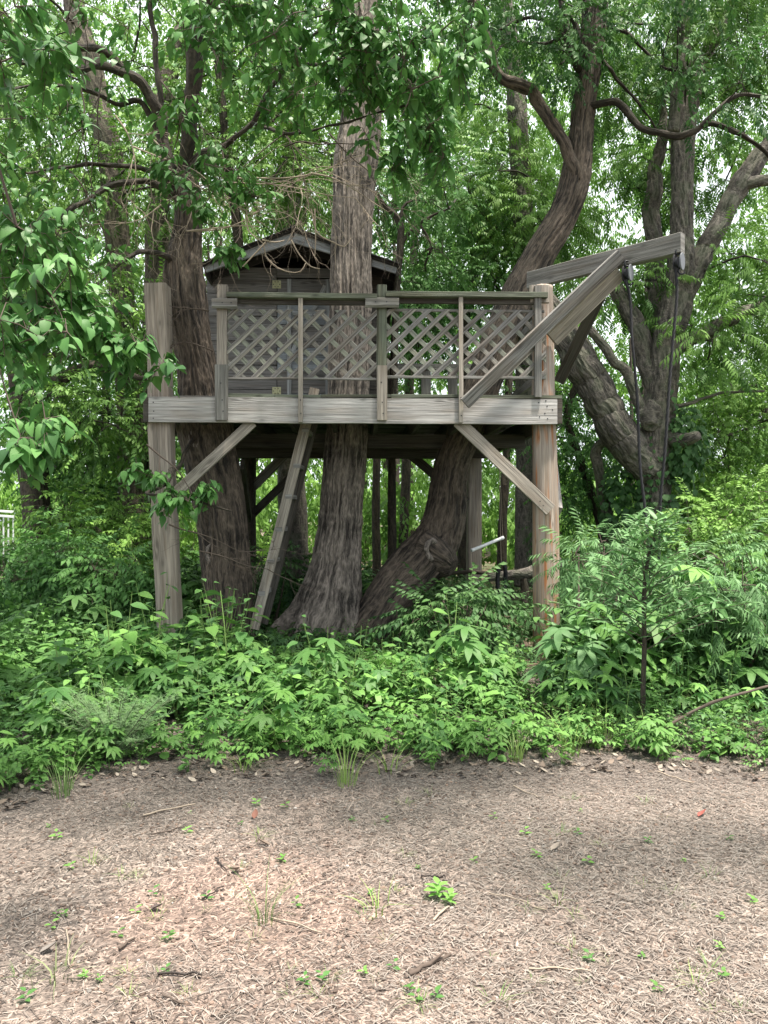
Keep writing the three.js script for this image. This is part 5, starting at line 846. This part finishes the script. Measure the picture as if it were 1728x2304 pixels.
// ---------------------------------------------------------------- grass, litter and small things on the earth
function tuftGeo(seed, n, h, spread) {
  const r = RNG(seed), pos = [], idx = [], uv = [];
  for (let i = 0; i < n; i++) { const a = r() * 6.28, l = h * (0.5 + 0.6 * r()), o = r() * 0.07, bend = spread * (0.3 + 0.9 * r()), w = 0.0022 + 0.0016 * r(), sx = -Math.sin(a), sz = Math.cos(a), b = pos.length / 3; for (let k = 0; k <= 4; k++) { const t = k / 4, x = Math.cos(a) * (o + bend * l * t * t), z = Math.sin(a) * (o + bend * l * t * t), y = l * t * (1 - 0.35 * bend * t), ww = w * (1 - t * 0.95); pos.push(x + sx * ww, y, z + sz * ww, x - sx * ww, y, z - sz * ww); uv.push(t, 0, t, 1); if (k < 4) { const c = b + k * 2; idx.push(c, c + 1, c + 2, c + 1, c + 3, c + 2); } } }
  return geoOf(pos, idx, uv);
}
const grassMats = [[0.15, 0.24, 0.08], [0.22, 0.33, 0.09], [0.24, 0.28, 0.14]].map((c) => leafMat({ roughness: 0.6, transmission: 0.3, color: new THREE.Color().setRGB(...c) }));
{
  const earthZone = (p) => { const [x, y] = pxOf(p); return y < 1770 ? zoneOf(p) : (y < 1880 ? 'near the growth' : y < 2020 ? 'above the rounded weed' : y < 2150 ? 'around the red patch level' : 'along the bottom') + ', ' + (x < 430 ? 'far left' : x < 864 ? 'left of centre' : x < 1300 ? 'right of centre' : 'far right'); };
  const r = RNG(701), G = [tuftGeo(1, 22, 0.26, 1.1), tuftGeo(2, 18, 0.2, 1.3), tuftGeo(3, 28, 0.34, 0.9), tuftGeo(4, 12, 0.12, 1.2)];
  const tuft = (px, py, g, s, m, label, group) => { const p = P(px, py, 1), d = p.sub(camera.position), k = -camera.position.y / d.y, q = camera.position.clone().addScaledVector(d, k); q.y = groundY(q.x, q.z); if (group) { const w = earthZone(q); label += ' ' + w; group += ' ' + w; } const t = thing('grass_tuft', label, 'grass tuft', q, group); const b = localPart('blades', g, m, t); t.scale.setScalar(s); t.rotation.y = r() * 6; return t; };
  tuft(595, 2078, G[2], 0.62, grassMats[0], 'upright tuft of grey-green grass alone on the bare earth left of centre');
  tuft(778, 1772, G[2], 1.0, grassMats[1], 'tall fresh grass tuft at the middle of the undergrowth edge');
  tuft(872, 1740, G[0], 1.0, grassMats[1], 'grass tuft right of the tall one at the middle of the undergrowth edge');
  tuft(145, 1790, G[2], 1.0, grassMats[0], 'grass tuft at the foot of the feathery shrub on the left');
  tuft(545, 1735, G[0], 0.8, grassMats[1], 'small bright grass tuft under the hand-leaved plants left of centre');
  tuft(125, 2200, G[3], 1.1, grassMats[2], 'low sparse grass tuft at the lower left of the bare earth');
  tuft(850, 2050, G[3], 1.0, grassMats[1], 'thin young grass tuft just right of centre on the bare earth');
  for (let i = 0; i < 16; i++) { const x = lerp(1120, 1720, r()), y = lerp(1610, 1715, r()); tuft(x, y, G[(r() * 3) | 0], 0.6 + 0.5 * r(), grassMats[(r() * 3) | 0], 'long grass tuft along the undergrowth edge', 'grass tufts along the undergrowth edge'); }
  for (let i = 0; i < 60; i++) { const x = lerp(20, 1710, r()), y = 1790 + 500 * Math.pow(r(), 0.9); tuft(x, y, G[3], 0.25 + 0.4 * r(), grassMats[(r() * 3) | 0], 'tiny grass sprout on the earth', 'tiny grass sprouts on the earth'); }
  const sprout = (px, py, s, label, group, n = 6, gm = UM[4]) => { const d = P(px, py, 1).sub(camera.position), q = camera.position.clone().addScaledVector(d, -camera.position.y / d.y); q.y = groundY(q.x, q.z) + 0.005; if (group) { const w = earthZone(q); label += ' ' + w; group += ' ' + w; } const t = thing('weed_seedling', label, 'seedling', q, group); for (let i = 0; i < n; i++) { const a = i * 2.4 + r(), u = i / n, o = shadow(new THREE.Mesh(LEAF.small, gm)); o.name = 'leaf'; basis(V(Math.cos(a) * 0.01 * u, 0.012 + 0.05 * u, Math.sin(a) * 0.01 * u), V(Math.cos(a), 0.35, Math.sin(a)), (r() - 0.5) * 0.5, 0.6 + 0.4 * r()).decompose(o.position, o.quaternion, o.scale); t.add(o); } t.scale.setScalar(s); return t; };
  sprout(985, 2018, 0.95, 'small rounded bright green weed alone on the bare earth right of centre', null, 14);
  sprout(1010, 2032, 0.7, 'low green weed touching the rounded one right of centre', null, 9);
  for (let i = 0; i < 54; i++) sprout(lerp(20, 1710, r()), 1780 + 480 * Math.pow(r(), 1.1), 0.25 + 0.35 * r(), 'tiny bright seedling on the earth', 'tiny seedlings on the earth', 3 + (r() * 4 | 0), UM[(r() * 5) | 0]);
  // dry straw, bark chips and crumbs
  const onEarth = () => { const z = 1.0 + 5.2 * Math.pow(r(), 0.85); return [lerp(-0.68, 0.72, r()) * (z + 0.9), z]; };
  const straw = (seed, L, w) => { const q = RNG(seed), pos = [], idx = [], k = (q() - 0.5) * 0.35; for (let i = 0; i <= 3; i++) { const t = i / 3 - 0.5, x = t * L, y = 0.0015 * Math.cos(t * 5) + 0.0012 * q(), z = k * L * t * t; pos.push(x, y, z - w / 2, x, y + w * 0.3, z, x, y, z + w / 2); if (i < 3) { const b = i * 3; idx.push(b, b + 1, b + 3, b + 1, b + 4, b + 3, b + 1, b + 2, b + 4, b + 2, b + 5, b + 4); } } return geoOf(pos, idx); };
  const dry = new THREE.MeshStandardMaterial({ color: 0xffffff, roughness: 0.85, side: THREE.DoubleSide });
  const SG = [straw(1, 0.045, 0.0022), straw(2, 0.03, 0.0028), straw(3, 0.085, 0.002), straw(4, 0.018, 0.0045), straw(5, 0.013, 0.006)], I = SG.map((g) => new Inst(g, dry));
  for (let i = 0; i < 170000; i++) {
    const [x, z] = onEarth(), dens = 0.28 + 0.5 * sstep(-0.9, 0.9, x - 0.25 * (z - 3)) + 0.55 * N3(x * 1.6, 1, z * 1.6) + 0.35 * N3(x * 5, 2, z * 5) - 0.5 * Math.exp(-((x + 0.62) ** 2 + (z - 2.9) ** 2) * 9) + 0.3 * sstep(3.9, 4.6, z); if (r() > dens) continue;
    const k = r() * (1.25 - 0.35 * sstep(-0.8, 0.8, x)) * (r() < 0.5 ? 1 : 0.7), edge = sstep(3.7, 4.5, z), v = (0.55 + 0.6 * r()) * (1 - 0.35 * edge), c = k < 0.55 ? [0.225, 0.197, 0.17] : k < 0.8 ? [0.14, 0.11, 0.088] : [0.062, 0.047, 0.037], j = k < 0.5 ? [0, 0, 1, r() < 0.3 ? 2 : 1][(r() * 4) | 0] : 1 + 2 * (r() < 0.5) + (r() < 0.4 ? 1 : 0);
    I[Math.min(4, j)].add(basis(V(x, groundY(x, -z) + 0.008 + 0.006 * r(), -z), V(Math.cos(r() * 6.28), (r() - 0.5) * 0.22, Math.sin(r() * 6.28)), (r() - 0.5) * 0.7, 0.5 + 0.7 * r()), ...c.map((e) => e * v));
  }
  const lt = thing('straw_litter', 'dry straw and bark chips strewn over the bare earth', 'litter', V(0, 0, -3), null, 'stuff'); I.forEach((q) => q.build('straw', lt));
  const crumb = new THREE.IcosahedronGeometry(0.006, 1), cp = crumb.attributes.position; for (let i = 0; i < cp.count; i++) { const n = 1 + 0.5 * N3(cp.getX(i) * 300, cp.getY(i) * 300, cp.getZ(i) * 300); cp.setXYZ(i, cp.getX(i) * n * 1.2, cp.getY(i) * n * 0.7, cp.getZ(i) * n); } crumb.computeVertexNormals();
  const C = new Inst(crumb, dry); for (let i = 0; i < 30000; i++) { const [x, z] = onEarth(), v = 0.4 + 0.8 * r(), c = r() < 0.65 ? [0.14, 0.098, 0.074] : r() < 0.7 ? [0.075, 0.056, 0.043] : [0.25, 0.23, 0.205]; C.add(basis(V(x, groundY(x, -z) + 0.008, -z), V(r() - 0.5, 0, r() - 0.5), 0, 0.35 + 1.1 * r() * r()), ...c.map((e) => e * v)); }
  C.build('crumbs', lt);
  // dead leaf litter under the edge of the growth
  const D = new Inst(leafGeo(0.045, 0.022, { n: 3, droop: -0.3, fold: 0.3 }), dry); for (let i = 0; i < 2600; i++) { const x = lerp(-3.2, 3.4, r()), z = vegEdge(x) - 0.35 + 2.2 * Math.pow(r(), 1.4), v = 0.5 + 0.8 * r(), c = r() < 0.7 ? [0.115, 0.088, 0.066] : [0.24, 0.205, 0.165]; D.add(basis(V(x, groundY(x, -z) + 0.012, -z), V(Math.cos(r() * 6.28), 0.2 * (r() - 0.3), Math.sin(r() * 6.28)), (r() - 0.5) * 1.4, 0.6 + 0.7 * r()), ...c.map((e) => e * v)); }
  const dl = thing('leaf_litter', 'brown dead leaves lying along the front of the undergrowth', 'leaf litter', V(0, 0, -4.6), null, 'stuff'); D.build('dead_leaves', dl);
  const ground = (px, py) => { const d = P(px, py, 1).sub(camera.position), q = camera.position.clone().addScaledVector(d, -camera.position.y / d.y); q.y = groundY(q.x, q.z) + 0.012; return q; };
  for (let [pts, w, m, label] of [
    [[[322, 1842], [370, 1830], [440, 1818]], 0.012, M.twigPale, 'pale straight stick on the earth left of centre near the growth'],
    [[[340, 1886], [385, 1878], [420, 1868]], 0.008, M.twig, 'thin stick lying just below the pale straight one on the left'],
    [[[485, 1942], [505, 1965]], 0.01, M.twigDark, 'short dark stick standing out on the red earth left of centre'],
    [[[455, 2032], [480, 2018], [502, 2004]], 0.008, M.twigDark, 'thin dark stick above the bare red patch'],
    [[[268, 2148], [285, 2135], [304, 2122]], 0.014, M.twig, 'short stout stick left of the bare red patch'],
    [[[355, 2262 - 55], [400, 2206], [362 + 90, 2208]], 0.01, M.twigDark, 'dark straight stick below the bare red patch'],
    [[[365, 2252], [390, 2268], [415, 2278]], 0.009, M.twig, 'stick near the bottom edge left of centre'],
    [[[920, 2202], [965, 2175], [1012, 2150]], 0.022, M.twig, 'thick forked dead stick in the straw right of centre'],
    [[[975, 2075], [995, 2055], [1012, 2042]], 0.012, M.twigPale, 'straight stick leading to the rounded weed'],
    [[[1155, 1770], [1180, 1783], [1210, 1795]], 0.009, M.twigPale, 'thin pale stick near the growth right of centre'],
    [[[948, 1972], [975, 1975], [1000, 1972]], 0.009, M.twigDark, 'dark thin stick above the rounded weed'],
    [[[610, 2074], [660, 2086], [725, 2108]], 0.008, M.twigPale, 'long pale straw stalk right of the lone grass tuft'],
    [[[1100, 2015], [1160, 2030], [1225, 2055]], 0.006, M.twigPale, 'long pale stalk in the straw right of the rounded weed'],
    [[[1190, 2180], [1260, 2182], [1330, 2190]], 0.008, M.twigPale, 'long bleached stalk lying level in the lower right straw'],
    [[[150, 2100], [153, 2140], [156, 2180]], 0.008, M.twigPale, 'pale upright stalk over the low grass at the lower left'],
    [[[1480, 1745], [1520, 1760], [1560, 1772]], 0.01, M.twigPale, 'pale stick at the foot of the sapling'],
  ]) { const a0 = pts.map((q) => ground(...q)), sd = pts[0][0], a = Array.from({ length: 7 }, (_, i) => { const f = i / 6 * (a0.length - 1), k = Math.min(a0.length - 2, f | 0), p = a0[k].clone().lerp(a0[k + 1], f - k); return p.add(V(0.012 * N3(sd, i * 0.7, 0), 0.004 + 0.006 * N3(sd, i * 0.9, 4), 0.012 * N3(sd, i * 0.7, 8))); }); w *= 0.8; const t = thing('stick', label, 'stick', a[0]); part('stick_body', tubeGeo(thin(a, w / 2, w * 0.35), { R: 9, step: 0.02, lump: 0.3, amp: 0.001, ka: 90, kl: 12 }), m, t); if (w > 0.013) part('stick_fork', tubeGeo(thin([a[3], a[3].clone().add(V(0.05, 0.02, -0.03))], w * 0.35, w * 0.2), { R: 8, step: 0.02, lump: 0.3 }), m, t); }
  for (const [px, py, c, label] of [[1571, 1842, [0.22, 0.06, 0.045], 'curled red-brown dead leaf on the straw at the right'], [525, 1965, [0.18, 0.145, 0.115], 'pale curled dead leaf on the red earth left of centre'], [90, 2145, [0.17, 0.15, 0.13], 'bleached dead leaf at the lower left'], [338, 2052, [0.06, 0.045, 0.04], 'dark shrivelled leaf scrap above the bare red patch'], [1240, 1917, [0.19, 0.16, 0.13], 'pale dead leaf in the straw right of centre'], [606, 1910, [0.14, 0.105, 0.08], 'brown curled leaf on the earth near the middle'], [572, 1855, [0.14, 0.06, 0.04], 'dark red bark scrap near the top of the bare earth']]) {
    const q = ground(px, py), t = thing('dead_leaf', label, 'dead leaf', q); const g = leafGeo(0.055, 0.03, { n: 6, droop: -0.5, fold: 0.25 + 0.5 * r(), twist: 1.2 * (r() - 0.5) }); g.rotateY(r() * 6); localPart('leaf_blade', g, new THREE.MeshStandardMaterial({ color: new THREE.Color().setRGB(...c), roughness: 0.8, side: THREE.DoubleSide }), t);
  }
}
renderer.render(scene, camera);
